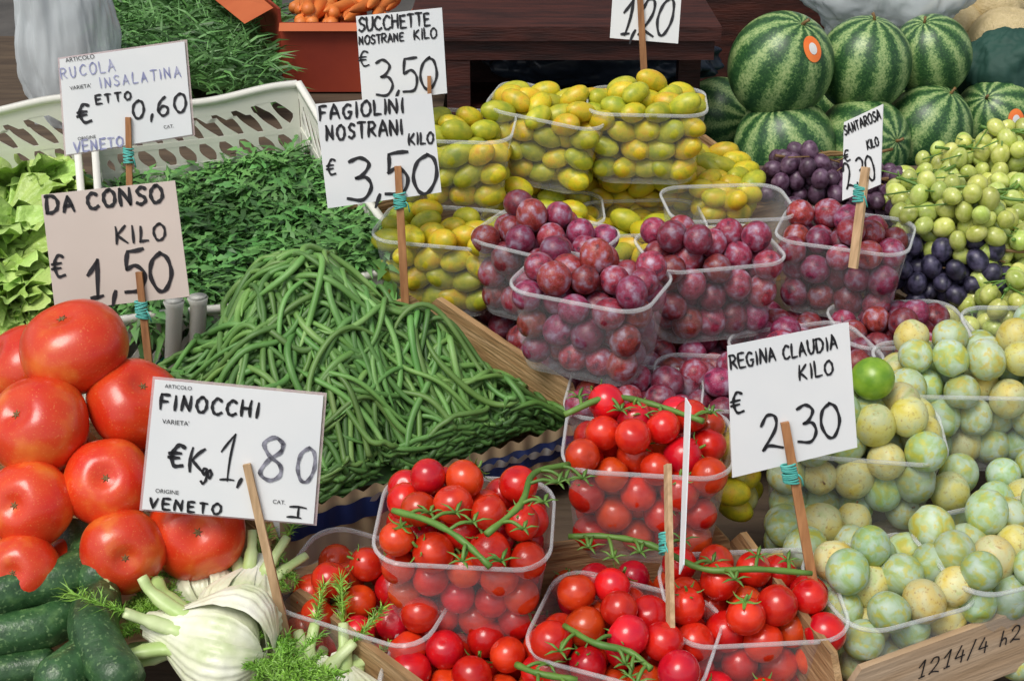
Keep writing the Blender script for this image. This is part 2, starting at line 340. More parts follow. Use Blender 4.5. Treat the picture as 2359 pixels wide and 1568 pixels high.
def blocked(p,r,extra=0):
    for inv,w,d,H,_ in OBST:
        q=inv@p
        top=H+.03
        if abs(q.x)<w/2*.90+r*.6+extra and abs(q.y)<d/2*.90+r*.6+extra and -r*.6<q.z<top: return True
    return False
def inq(q,x,y):
    s=0
    for i in range(4):
        a=q[i];b=q[(i+1)%4];c=(b[0]-a[0])*(y-a[1])-(b[1]-a[1])*(x-a[0])
        if c<0: s+=1
    return s in(0,4)
def loose(kind,quad,zf,layers,mx,hmax=None,rf=1.,extra=0):
    r=K[kind]['r']*rf;xs=[q[0] for q in quad];ys=[q[1] for q in quad];c=0;cand=[]
    for L in range(layers):
        y=min(ys)+(L%2)*r
        j=0
        while y<max(ys):
            x=min(xs)+(j%2)*r+(L%2)*r*.6
            while x<max(xs):
                px=x+U(-.3,.3)*r;py=y+U(-.3,.3)*r
                if inq(quad,px,py):
                    p=Vector((px,py,zf(px,py)+r+L*1.65*r+U(-.25,.25)*r))
                    if (hmax is None or p.z<hmax(px,py)) and not blocked(p,r,extra): cand.append(p)
                x+=2.05*r
            y+=1.8*r;j+=1
    cand.sort(key=lambda p:-p.z)
    for p in cand[:mx]: fruit(kind,p);c+=1
    return c
# ---------------------------------------------------------------- wooden crates
def crate(cs,h,label,mat=None,thick=.007,skip=(),flat=False,bot=True,mats={}):
    mat=mat or m_wood
    ctr=sum(cs,Vector())/4
    base=Vector((ctr.x,ctr.y,ctr.z-h));r=obj("wooden_crate",None,M4=Matrix.Translation(base));r.empty_display_size=.02
    tag(r,label,"crate","wooden crates on the stall")
    for i in range(4):
        if i in skip: continue
        a,b=cs[i],cs[(i+1)%4];X=(b-a);L=X.length;X.normalize();Z=Vector((0,0,1));Y=Z.cross(X).normalized();Z=X.cross(Y)
        MT=Matrix.Translation(a-Z*h-base)@Matrix((X,Y,Z)).transposed().to_4x4()
        pr=[(0.004,0),(L-.004,0),(L-.004,h*.72),(L-.022,h),(L*.5,h-.002),(.022,h),(.004,h*.72)]
        n=len(pr);v=[(x,-thick/2,z) for x,z in pr]+[(x,thick/2,z) for x,z in pr]
        f=[tuple(range(n)),tuple(range(n,2*n))[::-1]]+[(k,k+n,(k+1)%n+n,(k+1)%n) for k in range(n)]
        obj("side_board",MB().add(v,f).mesh("side_board",mats.get(i,mat),False),parent=r,M4=MT)
    if bot:
        v=[c-Vector((0,0,h-.001))-base for c in cs]+[c-Vector((0,0,h+.005))-base for c in cs]
        obj("bottom_board",MB().add(v,[(0,1,2,3),(7,6,5,4)]+[(k,k+4,(k+1)%4+4,(k+1)%4) for k in range(4)]).mesh("bottom_board",mat,False),parent=r)
    return r
bFR=Pz(1345,905,1.015);bBR=Pz(985,668,1.06);bFL=Pz(640,1205,.955);bBL=bFL+bBR-bFR
crate([bFL,bFR,bBR,bBL],.085,"pale wooden crate heaped with green beans",skip=(0,),thick=.009)
cBL=Pz(1035,690,1.0);cFL=Pz(1385,950,.97);cFR=Pz(2255,775,1.0);cBR=cFR+cBL-cFL
crate([cFL,cFR,cBR,cBL],.075,"worn wooden crate holding red plum punnets",bot=True)
yFL=Pz(965,672,1.04);yFR=Pz(1830,455,1.07);yBR=Pz(1600,296,1.12);yBL=yFL+yBR-yFR
crate([yFL,yFR,yBR,yBL],.075,"worn wooden crate holding yellow plum punnets")
tBL=Pz(655,1330,.955);tFL=Pz(1060,1640,.93);tFR=Pz(1950,1540,.965);tBR=Pz(1690,1195,.985)
crate([tFL,tFR,tBR,tBL],.09,"wooden crate holding cherry tomato punnets",skip=(0,))
gFL=Pz(1932,1553,.925);gFR=Pz(2560,1315,.975);gBL=Pz(1720,1150,.985)
gBR=Pz(2620,900,1.05)
gcr=crate([gFL,gFR,gBR,gBL],.075,"wooden crate with handwritten numbers holding greengage plums",skip=(2,3),mats={0:m_woodp})
# ---------------------------------------------------------------- handwriting
GL={
'A':(.62,[[(0,0),(.28,1),(.6,0)],[(.1,.36),(.52,.36)]]),
'C':(.58,['s',[(.55,.85),(.33,1),(.08,.78),(0,.45),(.12,.1),(.35,0),(.58,.14)]]),
'D':(.62,[[(.02,0),(.04,1)],'s',[(-.06,.98),(.3,1),(.58,.68),(.52,.25),(.25,0),(-.04,.02)]]),
'E':(.5,[[(.5,1),(.02,1),(0,0),(.52,0)],[(.02,.52),(.42,.54)]]),
'F':(.5,[[(.52,1),(.02,1),(0,0)],[(.02,.52),(.42,.54)]]),
'G':(.62,['s',[(.55,.88),(.32,1),(.06,.75),(0,.42),(.14,.06),(.4,.0),(.58,.3)],[(.34,.42),(.62,.42)]]),
'H':(.55,[[(0,0),(.02,1)],[(.5,0),(.52,1)],[(0,.5),(.52,.52)]]),
'I':(.12,[[(.05,0),(.06,1)]]),
'K':(.55,[[(0,0),(.04,1)],[(.52,1),(.06,.48),(.54,0)]]),
'L':(.45,[[(.02,1),(0,0),(.46,.02)]]),
'M':(.7,[[(0,0),(.06,1),(.34,.35),(.62,1),(.68,0)]]),
'N':(.58,[[(0,0),(.03,1),(.5,.02),(.54,1)]]),
'O':(.62,['s',[(.32,1),(.08,.8),(0,.45),(.14,.06),(.38,.02),(.58,.3),(.56,.75),(.36,.98),(.26,.98)]]),
'R':(.56,[[(0,0),(.03,1)],'s',[(-.04,.98),(.3,1),(.5,.78),(.36,.55),(.06,.48)],[(.16,.5),(.55,0)]]),
'S':(.5,['s',[(.5,.88),(.28,1),(.06,.82),(.14,.6),(.4,.42),(.46,.18),(.22,0),(0,.12)]]),
'T':(.55,[[(0,1),(.58,1)],[(.28,1),(.26,0)]]),
'U':(.56,['s',[(0,1),(.02,.4),(.14,.04),(.36,.04),(.5,.35),(.54,1)]]),
'V':(.58,[[(0,1),(.26,0),(.56,1)]]),
'g':(.5,['s',[(.45,.55),(.2,.62),(.05,.4),(.2,.2),(.42,.45),(.44,-.1),(.2,-.35),(0,-.22)]]),
'o':(.4,['s',[(.2,.55),(.02,.3),(.2,.02),(.38,.28),(.22,.55)]]),
'h':(.4,[[(.05,0),(.1,1)],'s',[(.08,.35),(.25,.5),(.36,.35),(.38,0)]]),
'0':(.6,['s',[(.36,1),(.1,.82),(0,.42),(.16,.04),(.4,.04),(.6,.42),(.54,.85),(.34,1)]]),
'1':(.4,[[(0,.62),(.32,1),(.22,0)],[(.05,0),(.4,.03)]]),
'2':(.6,['s',[(.02,.72),(.2,.98),(.46,.9),(.44,.55),(.02,.02)],'s',[(.0,.04),(.22,.12),(.62,.0)]]),
'3':(.58,['s',[(.04,.92),(.3,1),(.5,.84),(.38,.6),(.2,.52)],'s',[(.2,.52),(.46,.5),(.56,.26),(.36,0),(.0,.06)]]),
'4':(.55,[[(.3,1),(0,.35),(.55,.38)],[(.42,.7),(.38,0)]]),
'5':(.56,[[(.56,1),(.14,.98),(.08,.56)],'s',[(.08,.56),(.34,.64),(.54,.4),(.42,.06),(.0,.04)]]),
'6':(.55,['s',[(.46,1),(.16,.76),(0,.35),(.18,.0),(.46,.08),(.5,.38),(.28,.5),(.04,.3)]]),
'8':(.58,['s',[(.5,.86),(.28,1),(.06,.84),(.2,.56),(.48,.36),(.5,.12),(.26,0),(.04,.16),(.18,.46),(.46,.68),(.5,.86)]]),
',':(.16,[[(.12,.1),(.0,-.24)]]),
'/':(.4,[[(0,-.1),(.4,1.1)]]),
'€':(.6,['s',[(.6,.9),(.36,1),(.14,.75),(.1,.4),(.26,.04),(.6,.06)],[(-.04,.6),(.46,.62)],[(-.06,.4),(.42,.42)]]),
'_':(.6,[[(0,0),(1,0)]]),
}
def ribbon(b,P,wd,zz):
    n=len(P);
    if n<2:return
    v=[];f=[]
    for i,p in enumerate(P):
        t=(P[min(i+1,n-1)]-P[max(i-1,0)]);
        if t.length<1e-9:t=Vector((1,0,0))
        t.normalize();s=Vector((-t.y,t.x,0));ww=wd*(.5+.09*sin(i*1.3))
        if i in(0,n-1): ww*=.7
        e=Vector();
        if i==0:e=-t*wd*.3
        if i==n-1:e=t*wd*.3
        v+=[p+e+s*ww+Vector((0,0,zz)),p+e-s*ww+Vector((0,0,zz))]
    for i in range(n-1): f.append((2*i,2*i+1,2*i+3,2*i+2))
    b.add(v,f)
def ribbon3(b,P,wd,e1,e2):
    n=len(P);v=[];f=[]
    for i,p in enumerate(P):
        t=(P[min(i+1,n-1)]-P[max(i-1,0)])
        a=t.dot(e1);c=t.dot(e2);l=math.hypot(a,c) or 1;s=e1*(-c/l)+e2*(a/l)
        v+=[p+s*wd*.5,p-s*wd*.5]
    for i in range(n-1): f.append((2*i,2*i+1,2*i+3,2*i+2))
    b.add(v,f)
def write(b,text,org,e1,e2,h,wd,xs=1.,gap=.2,slant=.06,jit=.04,world=False):
    x=0
    rb=(lambda b,P,wd,z:ribbon3(b,P,wd,e1,e2)) if world else ribbon
    for ch in text:
        if ch==' ': x+=.45;continue
        wid,st=GL[ch];sm=False;dy=U(-jit,jit);sc=U(.93,1.07);rt_=U(-.05,.05)
        for s in st:
            if s=='s': sm=True;continue
            pts=[]
            for (a,c) in s:
                a+=U(-.015,.015);c+=U(-.015,.015)
                X=(x+(a*sc)+(slant+rt_)*c)*h*xs;Y=(c*sc+dy)*h
                pts.append(org+e1*X+e2*Y)
            if sm: rb(b,catmull(pts,5),wd,0)
            else:
                for i in range(len(pts)-1):
                    a_,c_=pts[i],pts[i+1];bw=Vector((0,0,0)) if world else Vector((-(c_-a_).y,(c_-a_).x,0))*U(-.05,.05)
                    rb(b,[a_.lerp(c_,k/4)+bw*sin(pi*k/4) for k in range(5)],wd,0)
            sm=False
        x+=wid+gap
def printed(text,size):
    cu=bpy.data.curves.new("t",'FONT');cu.body=text;cu.size=size;o=bpy.data.objects.new("t",cu);COL.objects.link(o)
    bpy.context.view_layer.update();me=bpy.data.meshes.new_from_object(o.evaluated_get(bpy.context.evaluated_depsgraph_get()))
    v=[tuple(x.co) for x in me.vertices];f=[tuple(p.vertices) for p in me.polygons]
    bpy.data.objects.remove(o);bpy.data.meshes.remove(me);return v,f
def sign(corners,base,zb,sticktop,texts,label,lean=12,yaw=0,card=None,smat=None,sleeve=False,tie=None,y=None,sw=15,stick=True,xs=1.,deep=.05):
    B=Pz(*base,zb) if y is None else Py(*base,y)
    Rm=Matrix.Rotation(rad(yaw),3,'Z')@Matrix.Rotation(rad(90-lean),3,'X')
    nrm=Rm@Vector((0,0,1));MT=Matrix.Translation(B)@Rm.to_4x4();inv=MT.inverted()
    def loc(u,v,off=0):
        d=ray(u,v);t=(B-CAM).dot(nrm)/d.dot(nrm);q=inv@(CAM+d*t);return Vector((q.x,q.y,off))
    r=obj("price_sign",None,M4=MT);r.empty_display_size=.02
    tag(r,label,"sign","handwritten price signs")
    c=[loc(*p) for p in corners];T=.0006
    cen=sum(c,Vector())/4
    n=6;gv=[];gf=[]
    for j in range(n+1):
        for i in range(n+1):
            s,t=i/n,j/n;p=c[0].lerp(c[1],s).lerp(c[3].lerp(c[2],s),t);gv.append(p)
    gv2=[p-Vector((0,0,T*2)) for p in gv]
    for j in range(n):
        for i in range(n):
            a=j*(n+1)+i;gf.append((a+n+1,a+n+2,a+1,a))
    N=(n+1)**2
    gf+=[tuple(q+N for q in f[::-1]) for f in gf]
    edge=[i for i in range(n)]+[i*(n+1)+n for i in range(n)]+[n*(n+1)+n-i for i in range(n)]+[(n-i)*(n+1) for i in range(n)]
    for i in range(len(edge)):
        a=edge[i];b2=edge[(i+1)%len(edge)];gf.append((a,b2,b2+N,a+N))
    obj("card",MB().add(gv+gv2,gf).mesh("card",card or m_card,False),parent=r)
    dep=(B-CAM).dot(fw);mpp=dep/F
    if sleeve:
        g=[cen+(p-cen)*1.035 for p in c];v=[p+Vector((0,0,-.0022)) for p in g]+[p+Vector((0,0,-.0030)) for p in g]
        obj("plastic_sleeve",MB().add(v,[(3,2,1,0),(4,5,6,7)]+[(k,(k+1)%4,(k+1)%4+4,k+4) for k in range(4)]).mesh("plastic_sleeve",m_sleeve,False),parent=r)
    e1=(c[1]-c[0]).normalized();e2=Vector((-e1.y,e1.x,0))
    for t in texts:
        txt,u,v_,h,wd=t[:5];opt=t[5] if len(t)>5 else {}
        b=MB();o=loc(u,v_,.0009)
        if opt.get('print'):
            vv,ff=printed(txt,h*mpp*1.35);b.add([o+e1*(p[0]*opt.get('xs',1))+e2*p[1] for p in vv],ff)
        elif 'to' in opt:
            tot=sum((.45 if ch==' ' else GL[ch][0]+opt.get('gap',.2)) for ch in txt)-opt.get('gap',.2)
            q=loc(*opt['to'],.0009);W=(q-o).length
            write(b,txt,o,e1,e2,h*mpp,wd*mpp,W/(tot*h*mpp),opt.get('gap',.2),opt.get('sl',.06))
        else: write(b,txt,o,e1,e2,h*mpp,wd*mpp,opt.get('xs',1.)*xs,opt.get('gap',.2),opt.get('sl',.06))
        obj("lettering",b.mesh("lettering",{'k':m_ink,'b':m_inkb,'g':m_inkg}[opt.get('ink','k')],False),parent=r)
    if stick:
        a=loc(*sticktop,.0035);e=loc(*base,.0035);dn=(e-a).normalized();e=e+dn*deep;s=Vector((-dn.y,dn.x,0))*sw*mpp*.5
        tk=.0022;m=a.lerp(e,.5)
        v=[];
        for p,k in((a,.85),(m,1),(e,1)): v+=[p+s*k+Vector((0,0,-tk)),p-s*k+Vector((0,0,-tk)),p-s*k+Vector((0,0,tk)),p+s*k+Vector((0,0,tk))]
        f=[(0,1,2,3),(11,10,9,8)]
        for i in range(2):
            for k in range(4): k2=(k+1)%4;f.append((i*4+k,i*4+4+k,i*4+4+k2,i*4+k2))
        obj("stick",MB().add(v,f).mesh("stick",smat or m_wood2,False),parent=r)
        if tie:
            b=MB();t0=loc(*tie,.0035);hw=sw*mpp*.5
            for k in range(9):
                q=t0+dn*((k-4)*.0021+U(-.0006,.0006));pts=[]
                sd_=s.normalized();ph=U(-.25,.25)
                for j in range(13):
                    an=2*pi*j/12;pts.append(q+sd_*cos(an)*(hw+.002+U(0,.0006))+Vector((0,0,sin(an)*.0045))+dn*(ph*.008*cos(an)))
                b.add(*tube(pts,.0012,5))
            b.add(*tube(catmull([t0+s*1.1,t0+s*2+dn*.004+Vector((0,0,.004)),t0+s*2.3+dn*.014],3),.0009,5))
            obj("string_tie",b.mesh("string_tie",m_tie),parent=r)
    return r
PR={'print':1}
def T(u,v,**k): return dict(to=(u,v),**k)
sign([(137,137),(425,96),(443,310),(152,357)],(300,420),1.17,(297,270),[
 ("ARTICOLO",152,144,10,1,PR),("RUCOLA",142,181,24,3,T(266,166,ink='b',gap=.35)),("INSALATINA",232,203,22,3,T(416,172,ink='b',gap=.36)),
 ("VARIETA'",162,208,9,1,PR),("ETTO",222,240,18,5,T(304,228,gap=.4)),("€",184,285,42,7,dict(xs=1.1)),("0,60",308,274,42,6,T(430,254,gap=.28)),
 ("VENETO",172,352,23,4,T(286,338,ink='b',gap=.25)),("ORIGINE",180,324,8,1,PR),("CAT.",378,297,8,1,PR)],
 "white plastic sleeved price sign on a stick above rocket leaves",sleeve=True,tie=(298,358),sw=14,deep=.11)
sign([(820,38),(1018,18),(1030,215),(835,240)],(992,330),1.2,(989,175),[
 ("SUCCHETTE",828,74,28,5,T(990,52,gap=.2)),("NOSTRANE",828,104,18,4,T(930,92,gap=.2)),("KILO",955,92,22,4,T(1006,86,gap=.2)),
 ("€",830,155,34,4),("3,50",868,220,74,6,T(1008,203,gap=.12))],"white handwritten price sign reading succhette nostrane",sw=10)
sign([(727,240),(994,216),(1017,443),(755,480)],(930,622),1.09,(917,382),[
 ("FAGIOLINI",737,277,32,6,T(930,258,gap=.25)),("NOSTRANI",753,324,33,6,T(928,306,gap=.25)),("KILO",943,334,24,5,T(998,326,gap=.25)),
 ("€",755,405,36,5,dict(xs=.9)),("3,50",802,460,92,8,T(1004,420,gap=.1))],"white handwritten price sign for green beans at 3,50",tie=(922,462),sw=18)
sign([(95,449),(403,416),(437,683),(127,716)],(345,835),1.06,(322,625),[
 ("DA CONSO",110,492,36,8,T(376,472,gap=.3)),("KILO",270,562,36,6,T(382,552,gap=.3)),("€",125,640,54,7,dict(xs=.85)),
 ("1,50",208,688,92,9,T(400,655,gap=.22))],"beige handwritten price sign reading da conso above tomatoes",card=m_cardp,tie=(328,712),sw=17)
sign([(357,874),(745,911),(722,1206),(327,1172)],(664,1475),.93,(570,1066),[
 ("ARTICOLO",380,892,9,1,PR),("FINOCCHI",370,940,34,7,T(594,948,gap=.35)),("VARIETA'",374,974,11,1,PR),
 ("€",388,1072,50,9,dict(xs=1.)),("K",438,1085,56,7),("go",464,1100,36,6,dict(gap=.0,xs=.7)),("1",504,1105,112,5,dict(xs=.75)),(",",548,1108,60,8),
 ("8",595,1104,105,9,dict(ink='g',xs=.95)),("0",682,1104,78,8,dict(ink='g',xs=.8)),
 ("ORIGINE",358,1133,10,1,PR),("VENETO",345,1168,24,6,T(508,1172,gap=.4)),("CAT.",628,1158,10,1,PR),("I",685,1190,24,5),("_",662,1190,30,5),("_",668,1165,36,5)],
 "white sleeved price sign for fennel on a pale stick",sleeve=True,smat=m_wood3,sw=20,lean=14)
sign([(1675,797),(1955,742),(1975,1030),(1687,1100)],(1866,1310),.985,(1806,970),[
 ("REGINA CLAUDIA",1684,850,31,5,T(1928,800,gap=.22)),("KILO",1842,874,34,5,T(1920,860,gap=.25)),("€",1688,952,46,6,dict(xs=.85)),
 ("2,30",1756,1036,84,7,T(1938,990,gap=.18))],"white handwritten price sign for greengages at 2,30",tie=(1818,1088),sw=22)
sign([(1944,282),(2034,240),(2028,425),(1940,462)],(1981,522),1.155,(1998,385),[
 ("SANTAROSA",1948,312,22,4,T(2030,272,gap=.2)),("KILO",2000,345,19,4,T(2026,333,gap=.2)),("€",1948,375,26,4,dict(xs=1.)),("2,30",1953,438,60,5,T(2018,400,gap=.12))],
 "narrow white price sign for red plums turned sideways",yaw=-50,smat=m_wood3,tie=(1984,447),sw=22)
sign([(1416,-85),(1575,-78),(1562,101),(1405,88)],(1484,185),1.23,(1472,-40),[
 ("1,20",1428,80,84,6,T(1540,86,gap=.1,sl=.2))],"white handwritten price sign on a stick above yellow plums",sw=15)
sign([(1578,915),(1590,935),(1574,1300),(1564,1322)],(1552,1385),1.0,(1546,1070),[],
 "white price sign seen nearly edge on among tomatoes",yaw=-78,smat=m_wood3,tie=(1540,1250),sw=26)
for k_,(tx_,du,dv,hh,ww) in enumerate([("1214/4 h2",.078,.036,.019,.0016),("40",.205,.020,.013,.0014),("50",.205,.040,.013,.0014)]):
    b=MB();X=(gFR-gFL).normalized();Yn=Vector((0,0,1)).cross(X).normalized();Zc=X.cross(Yn)
    write(b,tx_,gFL+X*du-Zc*dv-Yn*.0045,X,Zc,hh,ww,gap=.22,slant=.15,world=True)
    obj("lettering",b.mesh("lettering",m_ink,False),parent=gcr).location=-gcr.location
# ---------------------------------------------------------------- fill punnets
punnet(1072,1198,1.035,-4,'tomato',66,H=.112,tx=10,lab="clear punnet heaped with cherry tomatoes on the vine",cap=2.3)
punnet(1492,1012,1.07,-6,'tomato',58,H=.112,tx=4,lab="clear punnet heaped with cherry tomatoes behind a sign",cap=1.9)
punnet(850,1345,.962,-22,'tomato',40,tx=10,lab="low clear punnet of cherry tomatoes beside crate edge",cap=.9)
punnet(1130,1535,.925,-14,'tomato',44,tx=8,w=.19,H=.08,lab="clear punnet of cherry tomatoes under a stacked one",cap=.25)
punnet(1440,1450,.965,-20,'tomato',50,tx=8,lab="clear punnet of cherry tomatoes with green vine",cap=1.6)
punnet(1732,1372,.975,4,'tomato',46,tx=8,lab="clear punnet of cherry tomatoes beside the greengages",cap=1.2)
punnet(1362,645,1.14,-24,'plum',60,tx=2,lab="clear punnet heaped with red plums stacked high",cap=1.45)
punnet(1257,540,1.13,-30,'plum',54,tx=3,lab="clear punnet heaped with red plums by yellow plums",cap=1.6)
punnet(1633,570,1.13,12,'plum',54,tx=2,lab="clear punnet heaped with dusty red plums",cap=1.4)
punnet(1675,466,1.13,5,'plum',10,tx=2,lab="half empty clear punnet with few red plums")
punnet(1948,530,1.12,-20,'plum',44,tx=2,lab="clear punnet of dark plums beside black grapes",cap=.5)
punnet(2075,745,1.03,5,'plum',28,H=.07,tx=2,lab="low clear punnet of red plums at crate edge",cap=.8)
punnet(1855,805,1.03,15,'plum',28,H=.07,tx=2,lab="low clear punnet of red plums behind a sign",cap=.6)
punnet(1462,905,1.02,-10,'plum',28,H=.07,tx=4,w=.15,lab="low clear punnet of red plums above tomatoes",cap=.6)
punnet(1650,880,1.02,-5,'plum',24,H=.07,tx=4,w=.14,lab="low clear punnet of red plums above tomatoes",cap=.6)
punnet(1020,520,1.12,-12,'yellow',64,tx=3,lab="clear punnet of yellow plums beside the beans",cap=1.6)
punnet(1268,242,1.23,-14,'yellow',68,tx=5,ty=7,w=.158,lab="tilted clear punnet heaped with yellow plums",cap=1.5)
punnet(1490,232,1.235,-4,'yellow',70,tx=2,w=.158,lab="clear punnet heaped with yellow plums",cap=2.0)
punnet(1250,480,1.10,0,'yellow',44,tx=2,H=.08,lab="low clear punnet of yellow plums behind red plums",cap=.9)
punnet(1480,500,1.09,4,'yellow',34,tx=2,H=.08,lab="low clear punnet of yellow plums behind red plums",cap=.4)
punnet(1040,288,1.22,-5,'yellow',58,tx=3,lab="clear punnet of yellow plums behind a price sign",cap=1.2)
punnet(1962,985,1.04,-8,'gage',52,tx=3,w=.185,lab="clear punnet of pale greengages behind a sign",cap=2.)
punnet(2225,850,1.06,-2,'gage',52,tx=3,w=.19,lab="clear punnet heaped with pale greengages",cap=1.6)
punnet(2400,765,1.08,-2,'gage',30,tx=3,lab="clear punnet of pale greengages at crate side",cap=1.6)
punnet(2045,1335,.975,20,'gage',42,tx=4,w=.14,d=.12,H=.09,lab="low clear punnet of yellowish greengages at crate front",cap=1.3)
punnet(2330,1250,.995,18,'gage',42,tx=4,w=.17,H=.09,lab="low clear punnet of greengages at crate front",cap=1.2)
def inset(q,d):
    c=sum(q,Vector())/4;return [c+(p-c)*d for p in q]
loose('tomato',inset([tFL,tFR,tBR,tBL],.93),lambda x,y:.835+.25*(y-1.0),5,120,lambda x,y:.915+.45*(y-1.02))
loose('plum',[Pz(1070,700,1.0),Pz(1400,975,1.0),Pz(1950,900,1.0),Pz(1900,700,1.0)],lambda x,y:.925+.1*(y-1.5),4,170,lambda x,y:1.04)
loose('yellow',[Pz(1120,500,1.1),Pz(1760,490,1.1),Pz(1700,385,1.1),Pz(1150,375,1.1)],lambda x,y:1.02+.08*(y-1.85),5,200,lambda x,y:1.135+.05*(y-1.85),1.05)
loose('yellow',[Pz(960,690,1.02),Pz(1520,610,1.02),Pz(1500,490,1.02),Pz(960,590,1.02)],lambda x,y:.985,4,120,lambda x,y:1.07,1.05)
loose('gage',inset([gFL,gFR,gBR,gBL],.95),lambda x,y:.86+.2*(y-1.1),6,260,lambda x,y:.965+.18*(y-1.1),1.,.004)
loose('gage',[Pz(1665,1120,.98),Pz(1880,1345,.97),Pz(1960,1250,.98),Pz(1830,1050,.98)],lambda x,y:.90+.2*(y-1.1),4,60,lambda x,y:.985+.1*(y-1.1))
loose('yellow',[Pz(1655,1090,1.0),Pz(1700,1130,1.0),Pz(1790,1090,1.0),Pz(1770,1040,1.0)],lambda x,y:.95,4,14,None,1.1)
flush()
o=obj("greengage_plum",fruit_mesh("greengage_plum",m_gageg,1,.14,.28,.04),M4=Matrix.Translation(Pd(2010,872,1.46))@rquat()@Matrix.Scale(.0225,4));tag(o,"bright green glossy plum on pale greengages","plum","greengage plums")
# ---------------------------------------------------------------- tomato vines
def vine(path,z,label,seed):
    random.seed(seed);P=catmull([Pz(u,v,z+dz) for u,v,dz in path],5);b=MB();b.add(*tube(P,[.0029*U(.85,1.2) for _ in P],7))
    for i in range(2,len(P)-1,3):
        t=(P[i+1]-P[i-1]).normalized();s=t.cross(Vector((0,0,1)))*random.choice((-1,1));e=P[i]+s*U(.014,.026)+t*.008+Vector((0,0,U(-.008,.002)))
        b.add(*tube(catmull([P[i],P[i].lerp(e,.5)+Vector((0,0,.004)),e],3),.0018,5))
        for k in range(5):
            a=2*pi*k/5;q=e+Vector((cos(a),sin(a),.2))*U(.012,.018);b.add(*tube([e,e.lerp(q,.5)+Vector((0,0,.002)),q],[.0014,.0020,.0003],4,flat=.5))
    r=obj("tomato_vine",b.mesh("tomato_vine",m_stem));tag(r,label,"vine","green tomato vines")
vine([(905,1175,0),(990,1200,.006),(1060,1240,.004),(1130,1305,-.012)],1.07,"green tomato vine draped over cherry tomatoes",1)
vine([(1120,1230,0),(1200,1160,.01),(1230,1090,.01),(1310,1070,.0)],1.08,"curly green tomato vine across a full punnet",2)
vine([(1310,1235,0),(1400,1235,.005),(1500,1255,.0),(1620,1310,0),(1740,1310,-.0),(1870,1320,-.01)],1.01,"long green tomato vine between the punnets",3)
vine([(1300,1440,0),(1370,1480,.005),(1450,1500,0),(1500,1540,-.005)],.985,"green tomato vine over small tomatoes",4)
vine([(1300,955,0),(1400,915,.01),(1500,930,.0),(1620,970,0)],1.10,"thin green tomato vine along punnet top",5)
vine([(1190,1530,0),(1240,1550,.005),(1330,1565,0)],.955,"short green tomato vine on lower tomatoes",6)
random.seed(99)
# ---------------------------------------------------------------- green beans
def segd(x,y,a,b):
    ax,ay=a[0],a[1];dx,dy=b[0]-ax,b[1]-ay;t=max(0,min(1,((x-ax)*dx+(y-ay)*dy)/(dx*dx+dy*dy)));return math.hypot(x-ax-t*dx,y-ay-t*dy)
bq=[(p.x,p.y) for p in inset([bFL,bFR,bBR,bBL],.97)]
off_=Vector((-(bBR-bBL).y,(bBR-bBL).x)).normalized()*.018
bq=[bq[0],bq[1],(bq[2][0]+off_.x*.5,bq[2][1]+off_.y*.5),(bq[3][0]+off_.x+.02,bq[3][1]+off_.y-.01)]
def smin(a,b,k=.03):
    h=max(k-abs(a-b),0)/k;return min(a,b)-h*h*k*.25
def hz0(x,y):
    dx=(x+.185)/(.27 if x>-.185 else .22);dy=(y-1.53)/(.37 if y<1.53 else .20);r=math.hypot(dx,dy)
    h=.950+.08*(y-1.25)+.19*math.exp(-(r*1.25)**2)
    d=segd(x,y,bq[1],bq[2]);h=smin(h,.940+.16*(y-1.38)+d*1.0)
    d2=segd(x,y,bq[0],bq[1]);h=smin(h,.955+.10*(y-1.25)+.012+d2*1.0)
    return h+.009*sin(37*x+11)*sin(31*y)+.006*sin(61*x+9*y)
def hz(x,y): return (hz0(x,y)*2+hz0(x+.010,y)+hz0(x-.010,y)+hz0(x,y+.010)+hz0(x,y-.010))/6
def clampq(x,y):
    cx=sum(p[0] for p in bq)/4;cy=sum(p[1] for p in bq)/4
    for _ in range(14):
        if inq(bq,x,y): break
        x+=(cx-x)*.04;y+=(cy-y)*.04
    return x,y
def bean_curve(x,y,off,top=False):
    e=1e-2;gx=(hz(x+e,y)-hz(x-e,y));gy=(hz(x,y+e)-hz(x,y-e));a=math.atan2(-gy,-gx)+random.gauss(0,.75)
    if R()<.35:a+=U(-1.5,1.5)
    L=U(.095,.15);n=13;st=L/(n-1);k=random.choice((-1,1))*U(0,18);k2=U(-300,300);px,py=x,y;P=[];aa=a-k*L/2
    px-=cos(a)*L/2;py-=sin(a)*L/2;tl=U(-.06,.12);w0=U(0,6);arch=U(0,.014) if top else 0
    for i in range(n):
        qx,qy=clampq(px,py)
        P.append(Vector((qx,qy,hz(qx,qy)+off+tl*st*i*.5+.005*sin(i*.6+w0)+arch*sin(pi*i/(n-1)))));aa+=(k+k2*(i-n/2)*st)*st*1.4;px+=cos(aa)*st;py+=sin(aa)*st
    rr=U(.0031,.0042);rd=[rr*c for c in(.25,.7,.92,1.03,.96,1.04,.95,1.04,.96,1.02,.9,.6,.15)]
    return P,rd
def samp():
    while True:
        x=U(-.45,.12);y=U(1.2,1.72)
        if inq(bq,x,y): return x,y
for i in range(299):
    x,y=samp();P,rd=bean_curve(x,y,U(.008,.028),True)
    c=P[6].copy();b=MB().add(*tube([p-c for p in catmull(P,2)],list(np.interp(np.linspace(0,12,25),range(13),rd)),8,flat=.85))
    t=(P[0]-P[1]).normalized();b.add(*tube([P[0]-c,P[0]-c+t*.008+Vector((0,0,.001))],[.0013,.0009],5))
    o=obj("green_bean",b.mesh("green_bean",m_bean),M4=Matrix.Translation(c));tag(o,"long curved fresh green bean on the heap","green bean","green beans in the heap")
b=MB()
